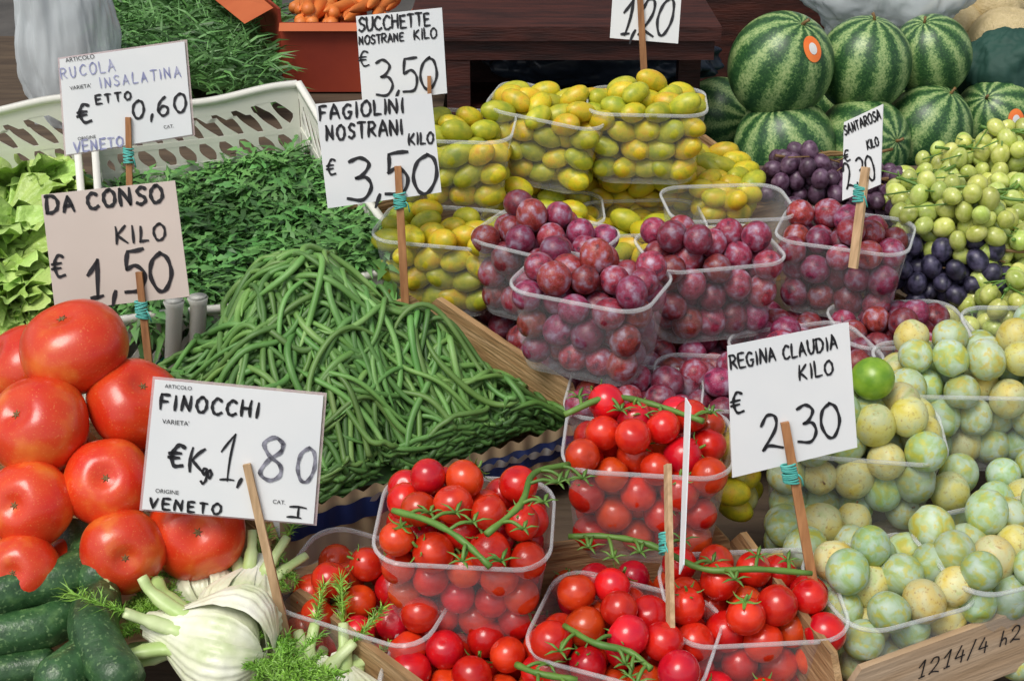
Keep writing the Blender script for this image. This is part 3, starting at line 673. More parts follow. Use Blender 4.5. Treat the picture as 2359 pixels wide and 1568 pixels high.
for i in range(1000):
    x,y=samp();P,rd=bean_curve(x,y,U(-.008,.015));b.add(*tube(P,rd,6))
N=34;v=[];fs=[]
q=inset([bFL,bFR,bBR,bBL],.95)
for j in range(N+1):
    for i in range(N+1):
        s,t=i/N,j/N;p=q[0].lerp(q[1],s).lerp(q[3].lerp(q[2],s),t);v.append((p.x,p.y,hz(p.x,p.y)-.014))
for j in range(N):
    for i in range(N): a=j*(N+1)+i;fs.append((a,a+1,a+N+2,a+N+1))
b.add(v,fs)
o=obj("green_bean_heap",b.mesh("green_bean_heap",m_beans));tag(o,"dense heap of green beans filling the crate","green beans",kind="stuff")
def strip(name,p0,p1,h,mat,amp,label,cat,n=80,off=Vector((0,0,0)),lean=.0,fr=.45):
    v=[];f=[];X=p1-p0;Yn=Vector((X.y,-X.x,0)).normalized()
    for i in range(n+1):
        p=p0+X*(i/n)+off+Yn*(.002*sin(i*.9));a=amp*abs(sin(i*fr))
        v+=[p-Vector((0,0,h)),p+Yn*lean+Vector((0,0,a))]
    for i in range(n): f.append((2*i,2*i+2,2*i+3,2*i+1))
    o=obj(name,MB().add(v,f).mesh(name,mat));tag(o,label,cat);return o
X=(bFR-bFL).normalized();Yn=Vector((X.y,-X.x,0))
fL=bFL-Vector((0,0,.0));fR=bFR-Vector((0,0,.045))
strip("paper_liner",fL+X*.01,fR-X*.01,.026,m_blue,.002,"dark blue printed paper liner along bean crate","paper liner",off=Yn*.0085+Vector((0,0,.004)),lean=.004)
strip("cardboard_liner",fL,fR,.07,m_cdb,.006,"scalloped brown cardboard edge along bean crate","cardboard",off=Yn*.002+Vector((0,0,.010)),lean=.004,n=110)
strip("white_paper_liner",fL+X*.1,fR-X*.02,.008,m_wht,.005,"white scalloped paper edge on bean crate","paper liner",off=Yn*.012+Vector((0,0,-.004)),lean=.006,n=90,fr=.6)
p0=Pz(640,1235,.925);p1=Pz(905,1170,.93)
bx=obj("polystyrene_box",MB().add([p0,p1,p1+Vector((-.05,.05,0)),p0+Vector((-.05,.05,0))]+[q-Vector((0,0,.07)) for q in(p0,p1,p1+Vector((-.05,.05,0)),p0+Vector((-.05,.05,0)))],[(0,1,2,3),(7,6,5,4),(0,4,5,1),(1,5,6,2),(2,6,7,3),(3,7,4,0)]).mesh("polystyrene_box",m_wht,False));tag(bx,"white board box below the bean crate","box")
# ---------------------------------------------------------------- baskets
def basket(cs,h,label,slant=1.5,gap=.027,dip=.012):
    ctr=sum(cs,Vector())/4;base=ctr-Vector((0,0,h));r=obj("plastic_basket",None,M4=Matrix.Translation(base));tag(r,label,"basket","white slotted plastic baskets")
    rim=MB();wall=MB()
    for i in range(4):
        a,b2=cs[i]-base,cs[(i+1)%4]-base;X=b2-a;L=X.length;X.normalize();Yn=Vector((X.y,-X.x,0)).normalized()
        n=24
        def top(t): return -dip*math.sin(pi*min(max((t-.06)/.88,0),1))**2
        v=[];f=[]
        for k in range(n+1):
            t=k/n;p=a+X*L*t+Vector((0,0,top(t)))
            v+=[p+Yn*-.003,p+Yn*.006+Vector((0,0,.001)),p+Yn*.007-Vector((0,0,.007)),p+Yn*.003-Vector((0,0,.009)),p-Vector((0,0,.009))-Yn*.003]
        for k in range(n):
            for j in range(5): j2=(j+1)%5;f.append((k*5+j,k*5+j2,k*5+5+j2,k*5+5+j))
        rim.add(v,f)
        nb=max(2,int(L/gap))
        def PT_(t,z,o=0): 
            t=min(1,max(0,t));zz=z+(top(t) if z>-.04 else 0);return a+X*L*t+Vector((0,0,zz))+Yn*o
        zz_=[(-h,-.105),(-.078,-.070),(-.026,-.008)]
        for k in range(nb):
            t0,t1=k/nb,(k+1)/nb
            for (q0,q1) in zz_:
                P=[PT_(t0,q0),PT_(t1,q0),PT_(t1,q1),PT_(t0,q1)];wall.add(P+[p+Yn*.002 for p in P],[(0,1,2,3),(7,6,5,4)]+[(j,j+4,(j+1)%4+4,(j+1)%4) for j in range(4)])
        for (zA,zB,sl_,sh) in((-.071,-.025,slant,0),(-.106,-.077,.6,.5)):
            for k in range(-2,nb+1):
                m=8;V=[];ff=[]
                for s in range(m+1):
                    ss=s/m;z=zA+(zB-zA)*ss;wd=.0095*(1.2-.75*sin(pi*ss));cx_=(k+.5+sh)/nb+sl_*gap*ss/L
                    if cx_*L-wd<0 or cx_*L+wd>L: cx_=min(max(cx_,wd/L),1-wd/L)
                    V+=[PT_(cx_-wd/L,z),PT_(cx_+wd/L,z),PT_(cx_+wd/L,z,.002),PT_(cx_-wd/L,z,.002)]
                for s in range(m):
                    for j in range(4): ff.append((s*4+j,s*4+(j+1)%4,s*4+4+(j+1)%4,s*4+4+j))
                wall.add([p+Yn*(.00006*k) for p in V],ff)
    obj("rim",rim.mesh("rim",m_white),parent=r);obj("slotted_wall",wall.mesh("slotted_wall",m_white,False),parent=r)
    v=[c-base-Vector((0,0,h-.002)) for c in cs];obj("base_panel",MB().add(v,[(0,1,2,3)]).mesh("base_panel",m_white,False),parent=r)
    return r
aFL=Pz(245,735,1.06);aFR=Pz(945,605,1.075);aBR=Pz(685,188,1.205);aBL=Pz(215,238,1.205)
basket([aFL,aFR,aBR,aBL],.15,"white slotted plastic basket full of rocket leaves")
lFL=Pz(-330,800,1.06);lFR=Pz(205,740,1.06);lBR=Pz(165,218,1.20);lBL=Pz(-330,270,1.20)
basket([lFL,lFR,lBR,lBL],.15,"white slotted plastic basket full of lettuce")
for (u,v) in((400,690),(455,682)):
    a=Pz(u,v,1.085);b2=Vector((a.x-.008,a.y-.03,.97));c=a
    o=obj("plastic_post",MB().add(*tube([b2-c,Vector((0,0,-.012)),Vector((0,0,-.002)),Vector((0,0,.0)),Vector((0,0,-.004))],[.009,.010,.0125,.011,.006],14)).mesh("plastic_post",m_white),M4=Matrix.Translation(c));tag(o,"short white plastic post at basket corner","post","white plastic posts")
def leaf(b,p,d,n,L,W,prof,curl):
    s=d.cross(n).normalized();v=[];f=[];m=len(prof)
    sd=U(-.5,.5)
    for i,wd in enumerate(prof):
        t=i/(m-1);q=p+d*L*t+n*(.35*L*t-curl*L*t*t)+s*(sd*L*t*t*.6);tw=U(-.1,.1)*W
        v+=[q+s*wd*W+n*(.3*wd*W+tw),q-s*wd*W+n*(.3*wd*W-tw)]
    for i in range(m-1): f.append((2*i,2*i+1,2*i+3,2*i+2))
    b.add(v,f)
def rdir(up=.5):
    a=U(0,2*pi);z=U(-.3,up);return Vector((cos(a),sin(a),z)).normalized()
b=MB();q=inset([aFL,aFR,aBR,aBL],.92);qa=[(p.x,p.y) for p in q]
def az(x,y): return 1.060+.016*math.sin(9*x+2)*math.sin(8*y+1)+.010*math.sin(23*x+11*y)+.012*((y-1.6)/.45)
pr1=[.10,.12,.16,.7,.18,.9,.22,1.1,.3,1.2,.8,.4,.03];pr2=[.10,.14,.25,.5,.7,.85,.95,.8,.45,.05]
for i in range(10500):
    while True:
        x=U(-.75,.0);y=U(1.45,2.15)
        if inq(qa,x,y):break
    p=Vector((x,y,az(x,y)+U(-.025,.008)));leaf(b,p,rdir(.7),(Vector((U(-.6,.6),U(-.6,.6),1))).normalized(),U(.035,.072),U(.0026,.0056),pr1 if R()<.8 else pr2,U(.3,.9))
N=20;v=[];fs=[]
for j in range(N+1):
    for i in range(N+1):
        s,t=i/N,j/N;p=q[0].lerp(q[1],s).lerp(q[3].lerp(q[2],s),t);v.append((p.x,p.y,az(p.x,p.y)-.03))
for j in range(N):
    for i in range(N): a=j*(N+1)+i;fs.append((a,a+1,a+N+2,a+N+1))
b.add(v,fs)
o=obj("rocket_leaves",b.mesh("rocket_leaves",m_aru));tag(o,"loose pile of dark green rocket leaves in basket","salad leaves",kind="stuff")
def lettuce(c,s,label):
    b=MB()
    for k in range(16):
        a=U(0,2*pi);el=U(.15,1.35);d=Vector((cos(a)*cos(el),sin(a)*cos(el),sin(el)));n=Vector((-cos(a)*sin(el),-sin(a)*sin(el),cos(el)));t=d.cross(n)
        v=[];f=[];nr,nc=9,41;L=s*U(.75,1.15);ph=U(0,6)
        for i in range(nr):
            r_=i/(nr-1)
            for j in range(nc):
                w_=(j/(nc-1)-.5)*2;an=w_*1.25*(.3+.7*r_);rl=L*r_*(1-.10*w_*w_+.03*sin(11*w_+ph)*r_)
                e=r_**2.5;z=L*(.10*e*sin(7*w_+ph)+.10*e*sin(17*w_+ph*2)+.05*e*sin(31*w_+ph*3))
                v.append(d*rl*cos(an)+t*rl*sin(an)*.85+n*(z-.5*L*r_*r_+.15*L*abs(w_)*r_))
        for i in range(nr-1):
            for j in range(nc-1): f.append((i*nc+j,i*nc+j+1,(i+1)*nc+j+1,(i+1)*nc+j))
        b.add(v,f)
    o=obj("lettuce_head",b.mesh("lettuce_head",m_let),M4=Matrix.Translation(c));tag(o,label,"lettuce","lettuce heads in the basket")
for u,v,z,s in((50,465,1.08,.085),(125,480,1.075,.07),(10,545,1.07,.085),(100,570,1.07,.08),(20,640,1.06,.085),(110,665,1.055,.07),(30,720,1.045,.075),(105,745,1.03,.06),(-50,470,1.08,.08),(-50,600,1.07,.085),(150,445,1.07,.05),(40,790,1.01,.06)):
    lettuce(Pz(u,v,z-.02),s,"frilly light green lettuce head in white basket")
# ---------------------------------------------------------------- big tomatoes
me_bt=[fruit_mesh("tomato",m_beef,.84,.2,.28,0,5,.03,48,28,.06),fruit_mesh("tomato",m_beef,.80,.16,.3,0,4,.035,48,28,.04)]
scar=MB()
for k in range(6):
    a=2*pi*k/6;scar.add(*tube([(0,0,0),(cos(a)*.05,sin(a)*.05,.01),(cos(a)*.1,sin(a)*.1,.02)],[.035,.02,.004],5))
me_scar=scar.mesh("stem_scar",m_brown)
for (u,v,d,r,tx,ty) in((172,800,1.40,.054,12,-10),(88,982,1.36,.050,40,-20),(312,930,1.40,.047,25,25),(250,1112,1.35,.043,50,10),(68,1162,1.33,.042,60,-10),(283,1270,1.33,.040,70,20),(452,1222,1.37,.048,60,15),(50,845,1.45,.045,30,-40),(50,1315,1.31,.036,60,0),(130,1060,1.43,.044,60,0),(400,1090,1.43,.045,60,0),(170,1330,1.36,.040,60,0)):
    p=Pd(u,v,d);o=obj("tomato",random.choice(me_bt),M4=Matrix.Translation(p)@Matrix.Rotation(rad(tx),4,'X')@Matrix.Rotation(rad(ty),4,'Y')@Matrix.Rotation(U(0,6),4,'Z')@Matrix.Scale(r,4))
    tag(o,"large ripe red beef tomato in a pile","tomato","large tomatoes piled up")
    s=obj("stem_scar",me_scar,parent=o,M4=Matrix.Translation((0,0,.645)))
crate([Pz(-200,1500,.95),Pz(560,1330,.955),Pz(420,930,1.02),Pz(-250,1050,1.02)],.06,"wooden crate supporting big tomatoes")
# ---------------------------------------------------------------- zucchini
def zuc(path,z,r):
    P=[Pz(u,v,zz) for (u,v),zz in zip(path,z)];P=catmull(P,6);n=len(P);c=P[n//2].copy()
    rd=[r*(.55+.45*min(1,i/(n*.18)))*(min(1,(n-1-i)/(n*.10)+.35)) for i in range(n)];rd[0]*=.5
    vv,ff=tube([p-c for p in P],rd,24)
    for i in range(len(vv)):
        ax=P[i//24]-c;vv[i]=ax+(vv[i]-ax)*(1+.025*cos(8*2*pi*(i%24)/24))
    b=MB().add(vv,ff)
    o=obj("zucchini",b.mesh("zucchini_body",m_zuc),M4=Matrix.Translation(c));tag(o,"dark green glossy zucchini lying in a pile","zucchini","dark green zucchini")
    t=(P[-1]-P[-2]).normalized();s=obj("stalk",MB().add(*tube([P[-1]-c-t*.004,P[-1]-c+t*.006,P[-1]-c+t*.016],[.010,.007,.008],7)).mesh("stalk",m_fens),parent=o)
zuc([(-80,1395),(60,1350),(150,1330),(210,1295)],[.995,.995,.995,.995],.0205)
zuc([(145,1215),(185,1255),(215,1305),(240,1350)],[.995]*4,.020)
zuc([(245,1340),(215,1430),(240,1510),(300,1590)],[.985,.985,.975,.965],.022)
zuc([(-80,1470),(40,1455),(110,1440),(170,1405)],[.965]*4,.0205)
zuc([(90,1590),(150,1555),(190,1525),(225,1500)],[.965]*4,.022)
zuc([(-60,1560),(20,1545),(80,1535),(130,1530)],[.94]*4,.016)
# ---------------------------------------------------------------- fennel
def frond(b,p,d,L,n=26):
    b.add(*tube([p-d*.006,p+d*L*.5,p+d*L],[.0012,.0009,.0004],4))
    for i in range(n):
        t=i/n;q=p+d*L*t
        for k in range(5):
            e=rdir(.8)*L*U(.15,.34)+d*L*.12;m=q+e*.5+Vector((0,0,U(-.002,.004)));wv=Vector((U(-1,1),U(-1,1),U(-1,1))).normalized()*.00055
            b.add([q-wv,q+wv,m+wv,m-wv,q+e],[(0,1,2,3),(3,2,4)])
def fennel(c,axis,s,label,ns=6,fp=.7,seed=1,sr=1.,sl=1.):
    random.seed(seed)
    r=obj("fennel_bulb",None,M4=Matrix.Translation(c));tag(r,label,"fennel","fennel bulbs")
    Zx=axis.normalized();Xx=Zx.cross(Vector((0,-.5,1))).normalized();Yx=Zx.cross(Xx);RM=Matrix((Xx,Yx,Zx)).transposed()
    b=MB()
    for lay in range(5):
        sc=1-.085*lay;ph0=[0,pi,.5,pi+.5,0][lay];span=[1.25,1.3,1.4,1.4,pi][lay]
        seg=60;rg=22;v=[];f=[]
        for i in range(rg+1):
            t=i/rg
            rr=np.interp(t,[0,.04,.12,.25,.4,.55,.7,.85,1.],[.05,.40,.74,.97,1,.88,.66,.42,.30])
            sp=span*(1-.45*max(0,t-.45))
            for k in range(seg+1):
                a=ph0+(k/seg-.5)*2*sp
                rb=1+.016*sin(a*30)+.008*sin(a*17+1)
                v.append(RM@Vector((cos(a)*rr*rb*s*.78*sc,sin(a)*rr*rb*s*.52*sc,(t-.42)*s*1.5+lay*.05*s)))
        for i in range(rg):
            for k in range(seg): o_=i*(seg+1)+k;f.append((o_,o_+1,o_+seg+2,o_+seg+1))
        b.add(v,f)
    obj("bulb",b.mesh("bulb",m_fen),parent=r)
    for k in range(ns):
        a=2*pi*k/ns+U(-.2,.2);o0=Vector((cos(a)*.28*s,sin(a)*.16*s,s*.62));o1=o0+Vector((cos(a)*.22*s*sl,sin(a)*.15*s,s*U(.3,.5)*sl));o2=o1+Vector((cos(a)*.22*s*sl,sin(a)*.15*s,s*U(.2,.5)*sl))
        P=[RM@o0,RM@o1,RM@o2];rd=[x*sr for x in [s*.20]*4+[s*.15]*4+[s*.11]*4+[s*.10,s*.02]]
        C=catmull([RM@(o0-Vector((0,0,s*.35)))]+P,4);t=(C[-1]-C[-2]).normalized()*.0004
        st=obj("stalk",MB().add(*tube(C+[C[-1]+t],rd,12,flat=.7)).mesh("stalk",m_fens),parent=r)
        if R()<fp:
            fb=MB();frond(fb,P[2],(RM@Vector((cos(a)*.5,sin(a)*.5,1))).normalized(),s*U(.5,.9));obj("frond",fb.mesh("frond",m_frond),parent=r)
fennel(Pz(520,1480,.965),Vector((-.85,.22,.08)),.074,"white fennel bulb with cut stalks facing away",7,.5,2,.8,.85)
fennel(Pz(555,1400,.955),Vector((.20,.75,.25)),.058,"white fennel bulb behind another with green stalks",6,.5,3,.75,.9)
fennel(Pz(465,1355,.955),Vector((-.3,.8,.3)),.045,"small fennel bulb with feathery green tops",5,.6,4,.8,.9)
fennel(Pz(800,1620,.90),Vector((-.25,.9,.35)),.050,"fennel with green stalks and fine fronds",5,.6,5)
fennel(Pz(680,1620,.905),Vector((.4,.8,.3)),.050,"fennel with pale stalks and fine fronds",6,.6,6)
b=MB()
for u,v in((320,1380),(340,1400),(310,1420),(370,1370),(350,1440),(480,1300),(600,1330),(660,1500),(690,1520),(720,1540),(640,1300),(630,1520),(740,1560),(330,1365),(350,1385),(380,1400),(660,1550),(620,1480),(700,1560),(640,1560),(610,1545),(770,1550),(330,1420),(430,1330),(640,1320)):
    for k in range(4): frond(b,Pz(u+U(-24,24),v+U(-15,25),.965),rdir(.25),U(.02,.04),20)
o=obj("fennel_fronds",b.mesh("fennel_fronds",m_frond));tag(o,"feathery bright green fennel fronds","fennel fronds",kind="stuff")
random.seed(5)
# ---------------------------------------------------------------- grapes
def sph(name,mat,seg=16,rg=10): return fruit_mesh(name,mat,1.25,.03,.2,0,0,0,seg,rg)
GM={'g':sph("grape",m_grape),'b':sph("grape",m_bgrape),'r':sph("grape",m_rgrape)}
def bunch(u,v,z,kind,n,rx,ry,rz,yaw,label,r=.0128,seed=3):
    g=np.random.default_rng(seed);c=Pz(u,v,z);root=obj("grape_bunch",None,M4=Matrix.Translation(c));tag(root,label,"grapes","bunches of grapes")
    p=g.normal(0,1,(n,3));p/=np.linalg.norm(p,axis=1)[:,None];p*=g.uniform(.3,1,(n,1))**.5;p*=np.array([rx,ry,rz])
    for t in range(140):
        D=p[:,None]-p[None];q=np.sqrt((D**2).sum(2))+1e-9;ov=np.maximum(0,2*r*.97-q);np.fill_diagonal(ov,0)
        p+=((D/q[...,None])*ov[...,None]).sum(1)*.3;p*=np.array([.9985,.9985,.998])
    Y=Matrix.Rotation(rad(yaw),4,'Z')
    for q in p:
        o=bpy.data.objects.new("grape",GM[kind]);COL.objects.link(o);o.parent=root
        o.matrix_basis=Matrix.Translation(Y@Vector(q))@rquat()@Matrix.Scale(r*U(.84,1.06),4)
    b=MB();P=[Y@Vector((x*rx*1.0,0,rz*(.75+.1*sin(x*5)))) for x in(-.8,-.3,.2,.8,1.4)];b.add(*tube(catmull(P,4),.0024,6))
    for k in range(10):
        s=P[0].lerp(P[3],R());e=Y@Vector((U(-rx,rx),U(-ry,ry),rz*U(.3,1.0)));b.add(*tube([s,e],.0011,5))
    obj("stem",b.mesh("stem",m_stem if kind=='g' else m_brown),parent=root)
gl="bunch of pale green grapes on the stall"
bunch(2240,385,1.11,'g',52,.085,.05,.045,20,gl,seed=1)
bunch(2350,360,1.13,'g',46,.075,.055,.05,-10,gl,seed=2)
bunch(2190,505,1.12,'g',60,.085,.045,.055,-25,gl,seed=3)
bunch(2110,445,1.10,'g',28,.05,.04,.035,30,gl,seed=8)
bunch(2345,590,1.07,'g',50,.07,.055,.05,60,gl,seed=4)
bunch(2330,690,1.04,'g',42,.07,.055,.04,60,gl,seed=5)
bunch(2340,480,1.09,'g',50,.075,.055,.045,40,gl,seed=6)
bunch(2270,740,1.0,'g',28,.05,.04,.03,40,gl,seed=16)
bunch(1880,410,1.10,'r',54,.08,.05,.045,10,"bunch of dusky red grapes beside plums",seed=7)
bunch(2030,460,1.08,'r',44,.06,.05,.04,-30,"bunch of dusky red grapes under a sign",seed=9)
bunch(2180,612,1.06,'b',56,.09,.045,.045,-20,"bunch of black grapes beside wooden crate",seed=10)
bunch(2240,660,1.03,'b',42,.07,.05,.04,-10,"bunch of black grapes beside green grapes",seed=11)
# ---------------------------------------------------------------- watermelons
me_wm=fruit_mesh("watermelon",m_melon,1.04,.03,.12,0,0,0,64,32)
me_ws=MB().add(*tube([(0,0,.95),(.03,0,1.08),(.08,.02,1.15)],[.05,.03,.035],8)).mesh("stalk",m_brown)
def melon(u,v,z,r,tx,ty,lab,stick=None):
    p=Pz(u,v,z);o=obj("watermelon",me_wm,M4=Matrix.Translation(p)@Matrix.Rotation(rad(tx),4,'X')@Matrix.Rotation(rad(ty),4,'Y')@Matrix.Rotation(U(0,6),4,'Z')@Matrix.Scale(r,4));tag(o,lab,"watermelon","watermelons piled up")
    obj("stalk",me_ws,parent=o)
    if stick:
        d=Vector(stick).normalized();s=d.cross(Vector((0,0,1))).normalized();t=s.cross(d)
        for nm,rr,mt,of in(("sticker",.25*r,m_stick,1.03),("sticker_emblem",.11*r,m_wht,1.036)):
            v=[];f=[];n=24
            for ring in range(4):
                for k in range(n):
                    a=2*pi*k/n;q=(s*cos(a)*rr*.75*ring/3+t*sin(a)*rr*ring/3);w_=(d*r+q).normalized()*r*(of+.012);v.append(w_)
            for ring in range(3):
                for k in range(n): k2=(k+1)%n;f.append((ring*n+k,ring*n+n+k,ring*n+n+k2,ring*n+k2))
            inv=o.matrix_basis.to_3x3().inverted()
            obj(nm,MB().add([inv@q for q in v],f).mesh(nm,mt),parent=o)
melon(1798,152,.985,.114,25,15,"striped watermelon with an orange sticker on top",(.42,-.80,.52))
melon(1990,150,.97,.104,10,5,"dark striped watermelon on top of the pile")
melon(2143,130,.97,.092,20,-20,"striped watermelon on top of the pile")
melon(1808,340,.81,.112,20,-20,"striped watermelon in lower row beside grapes")
melon(1655,265,.80,.09,80,40,"striped watermelon beside the yellow plums")
melon(1985,330,.81,.104,70,30,"striped watermelon in the lower row")
melon(2135,300,.82,.100,15,20,"pale striped watermelon in the lower row")
melon(2295,275,.82,.098,40,-30,"striped watermelon with a white and orange sticker",(.1,-.9,.25))
melon(1900,235,.80,.10,40,-30,"striped watermelon at the back of the row")
melon(2060,215,.80,.10,20,-50,"striped watermelon at the back of the row")
melon(2215,215,.82,.10,30,-50,"striped watermelon at the back of the row")
for u,v,z,r in((2225,95,.95,.085),(2365,125,.95,.09),(2340,40,1.0,.075)):
    o=obj("cantaloupe_melon",fruit_mesh("cantaloupe_melon",m_canta,.85,.1,.2,0,10,.03,60,24),M4=Matrix.Translation(Pz(u,v,z)+Vector((0,.15,0)))@rquat(.5)@Matrix.Scale(r,4));tag(o,"pale ribbed cantaloupe melon behind watermelons","melon","cantaloupe melons")
# ---------------------------------------------------------------- tables, ground, background
def simple(name,parts,label,cat,group=None):
    xs=[p for q in parts for p in q[1][0]];zmin=min(p[2] for p in xs);c=Vector((sum(p[0] for p in xs)/len(xs),sum(p[1] for p in xs)/len(xs),zmin))
    r=obj(name,None,M4=Matrix.Translation(c));tag(r,label,cat,group)
    for nm,vf,mt in parts: obj(nm,MB().add([Vector(p)-c for p in vf[0]],vf[1]).mesh(nm,mt,False),parent=r)
    return r
def slab(x0,x1,y0,y1,zf,t):
    v=[(x0,y0,zf(y0)-t),(x1,y0,zf(y0)-t),(x1,y1,zf(y1)-t),(x0,y1,zf(y1)-t),(x0,y0,zf(y0)),(x1,y0,zf(y0)),(x1,y1,zf(y1)),(x0,y1,zf(y1))]
    return v,[(0,3,2,1),(4,5,6,7),(0,1,5,4),(1,2,6,5),(2,3,7,6),(3,0,4,7)]
zt=lambda y:.815+.20*(y-1.1)
simple("market_stall",[("table_top",slab(-1.0,1.15,.85,2.2,zt,.03),m_slat)]+[("leg",box(x,x+.05,y,y+.05,0,zt(y)-.032),m_dark) for x in(-.95,1.05) for y in(.9,2.1)],"sloping wooden market stall table under the produce","market stall")
simple("display_table",[("table_top",box(.25,2.2,2.75,3.9,.66,.71),m_cloth)]+[("leg",box(x,x+.06,y,y+.06,0,.658),m_dark) for x in(.3,2.1) for y in(2.8,3.8)],"dark table carrying the watermelon pile","table")
simple("display_table",[("table_top",box(-1.6,-.15,2.35,3.7,.86,.90),m_slat)]+[("leg",box(x,x+.06,y,y+.06,0,.858),m_dark) for x in(-1.5,-.25) for y in(2.4,3.6)],"wooden table carrying herbs and a carrot box","table")
simple("wooden_bench",[("bench_top",box(-.22,.44,2.98,3.5,1.055,1.085),m_dark),("apron",box(-.2,.43,3.0,3.02,1.01,1.053),m_dark),("leg",box(-.14,-.09,3.0,3.05,0,1.008),m_dark),("leg",box(.38,.43,3.2,3.25,0,1.008),m_dark),("shelf",box(-.16,.42,3.06,3.5,.80,.83),m_dark),("lower_rail",box(-.088,.40,3.03,3.05,.87,.9),m_dark),("back_panel",box(-.2,.43,3.5,3.52,.2,1.05),m_dark)],"dark brown wooden bench with shelf behind the fruit","bench")
simple("wooden_cabinet",[("front_panel",box(-.2,1.6,3.75,3.78,.0,1.25),m_dark),("top_board",box(-.22,1.62,3.72,4.2,1.252,1.28),m_dark),("trim",box(-.2,1.6,3.73,3.748,1.12,1.15),m_dark)],"dark wooden cabinet front behind the bench","cabinet")
def blob(name,c,s,mat,label,cat,seed,amp=.18,pinch=0):
    from mathutils import noise
    v=[];f=[];sg,rg=128,72
    for i in range(rg+1):
        th=pi*i/rg
        for k in range(sg):
            ph=2*pi*k/sg;d=Vector((sin(th)*cos(ph),sin(th)*sin(ph),cos(th)))
            nz=.8*noise.noise(d*1.8+Vector((seed,0,0)))+.6*abs(noise.noise(Vector((d.x*5,d.y*5,d.z*.8+seed))))+.25*abs(noise.noise(Vector((d.x*13,d.y*13,d.z*2.5))))
            q=d*(1+amp*nz);v.append((q.x*s[0]*(1-pinch*max(0,q.z)),q.y*s[1]*(1-pinch*max(0,q.z)),q.z*s[2]))
    for i in range(rg):
        for k in range(sg): k2=(k+1)%sg;f.append((i*sg+k,(i+1)*sg+k,(i+1)*sg+k2,i*sg+k2))
    o=obj(name,MB().add(v,f).mesh(name,mat),M4=Matrix.Translation(c));tag(o,label,cat,"plastic bags" if 'bag' in name else None);return o
blob("plastic_bag",Pz(150,90,1.07),(.105,.09,.22),m_bag,"crumpled whitish plastic bag standing behind lettuce","plastic bag",3,.25,pinch=.15)
blob("plastic_bag",Pz(2110,5,1.1)+Vector((0,.25,0)),(.2,.09,.13),m_bag,"crumpled grey plastic bag above watermelons","plastic bag",5,.25)
blob("plastic_bag",Pz(1400,150,.92)+Vector((0,.1,0)),(.26,.12,.075),m_bagd,"dark blue plastic bag on the bench shelf","plastic bag",9,.3)
blob("cloth_bundle",Pz(2330,160,.92),(.12,.1,.09),m_cloth,"dark green cloth beside the melons","cloth",12)
b=MB()
for i in range(5200):
    u=U(235,640);v=U(-40,200);c=Pz(u,v,.98);hgt=.06*math.sin((u-235)/405*pi)
    p=c+Vector((0,0,U(-.05,.03)+hgt*.5));d=rdir(.7);d=(d+Vector((.5,-.2,0))*.6).normalized();wv=Vector((U(-1,1),U(-1,1),U(-1,1))).normalized()*.0026;L=U(.03,.09);m=p+d*L*.5+Vector((0,0,.005))
    b.add([p-wv,p+wv,m+wv,m-wv,p+d*L-Vector((0,0,.006))],[(0,1,2,3),(3,2,4)])
v=[Pz(225,205,.93),Pz(650,205,.93),Pz(650,-60,.95),Pz(225,-60,.95)];b.add(v,[(0,1,2,3)])
o=obj("herb_pile",b.mesh("herb_pile",m_herb,False));tag(o,"pile of fine dark green herbs on back table","herbs",kind="stuff")
A=Pz(655,212,.905);wv=.285;bx0,by0=A.x,A.y;zt_=1.06;sk=-.17
def quadpanel(a,b2,z0,z1,th=.006):
    a=Vector((a[0],a[1],0));b2=Vector((b2[0],b2[1],0));n=Vector((-(b2-a).y,(b2-a).x,0)).normalized()*th
    v=[a,b2,b2+n,a+n];return [Vector((p.x,p.y,z0)) for p in v]+[Vector((p.x,p.y,z1)) for p in v],[(0,3,2,1),(4,5,6,7),(0,1,5,4),(1,2,6,5),(2,3,7,6),(3,0,4,7)]
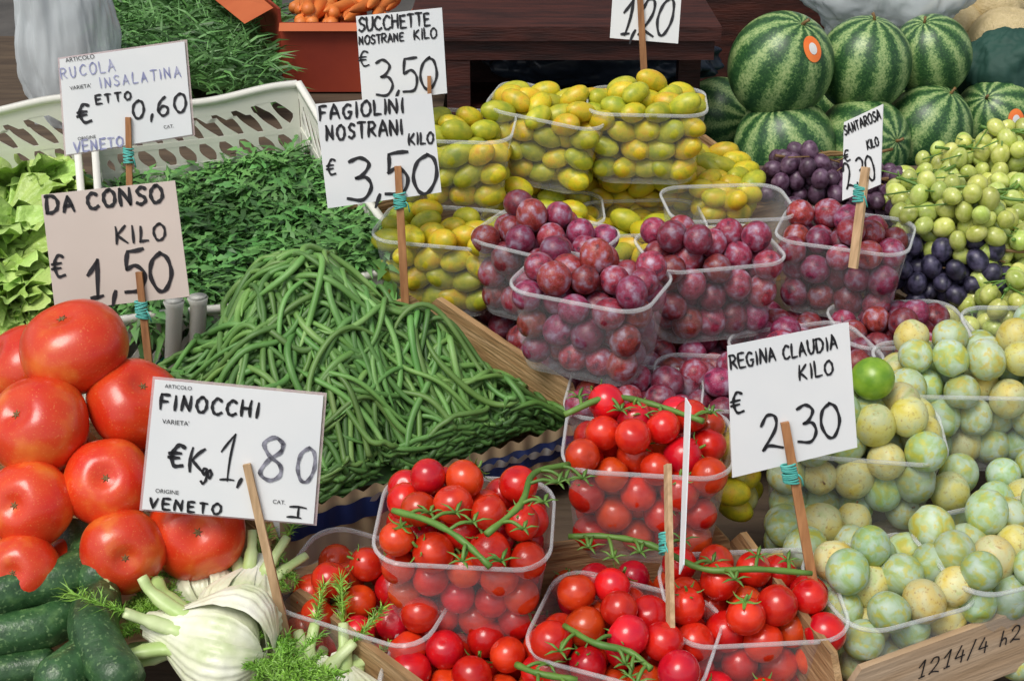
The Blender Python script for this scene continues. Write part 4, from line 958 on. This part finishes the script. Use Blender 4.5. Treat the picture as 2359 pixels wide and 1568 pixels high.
simple("cardboard_box",[("front_panel",quadpanel((bx0,by0),(bx0+wv,by0),.905,zt_),m_red),("side_panel",quadpanel((bx0+sk,by0+.42),(bx0-.002,by0+.004),.905,zt_+.03),m_red),("side_panel",quadpanel((bx0+wv-.004,by0+.008),(bx0+wv+.02,by0+.42),.905,zt_),m_oran),
 ("bottom_panel",([(bx0+.008,by0+.008,.91),(bx0+wv-.008,by0+.008,.91),(bx0+wv,by0+.4,.91),(bx0+sk+.02,by0+.4,.91)],[(0,1,2,3)]),m_oran),
 ("side_flap",([(bx0-.012,by0+.004,zt_+.032),(bx0+sk-.01,by0+.42,zt_+.032),(bx0+sk-.09,by0+.38,zt_+.01),(bx0-.075,by0-.01,zt_-.0)],[(0,1,2,3)]),m_oran),
 ("front_flap",([(bx0+.0,by0-.002,zt_),(bx0+wv,by0-.002,zt_),(bx0+wv,by0-.02,zt_-.014),(bx0,by0-.02,zt_-.014)],[(0,1,2,3)]),m_oran)],"red and orange cardboard box full of carrots","box")
for i in range(55):
    x=bx0+U(.0,wv-.05);y=by0+U(.03,.34);z=1.05+U(-.02,.03);a=U(-.5,.5)+random.choice((0,pi));L=U(.12,.17);d=Vector((sin(a)*.6,cos(a),U(-.1,.1)))*L
    P=[Vector((0,0,0)),d*.1,d*.5,d*.85,d];yy=min(max(y,by0+.09),by0+.32);xx=max(x,bx0+.05-.2*(yy-by0)+.02)
    o=obj("carrot",MB().add(*tube([p-d*.5 for p in P],[.010,.0155,.013,.008,.001],10)).mesh("carrot",m_carrot),M4=Matrix.Translation((xx,yy,z)));tag(o,"bright orange carrot in a cardboard box","carrot","carrots in the box")
p0=Pz(360,835,1.0);p1=Pz(500,800,1.0)
simple("plastic_tray",[("front_wall",([p0,p1,p1-Vector((0,0,.05)),p0-Vector((0,0,.05))]+[q+Vector((.01,.03,0)) for q in(p0,p1,p1-Vector((0,0,.05)),p0-Vector((0,0,.05)))],[(0,3,2,1),(4,5,6,7),(0,1,5,4),(1,2,6,5),(2,3,7,6),(3,0,4,7)]),m_teal)],"teal plastic tray edge beside the beans","tray")
o=obj("ground",MB().add([(-60,-30,0),(60,-30,0),(60,90,0),(-60,90,0)],[(0,1,2,3)]).mesh("ground",m_ground,False));o["kind"]="structure";o["label"]="grey stone paving under the market";o["category"]="ground"
simple("building_wall",[("wall",box(-8,8,9,9.3,0,5),m_slat)],"dark brown wall behind the market","wall")
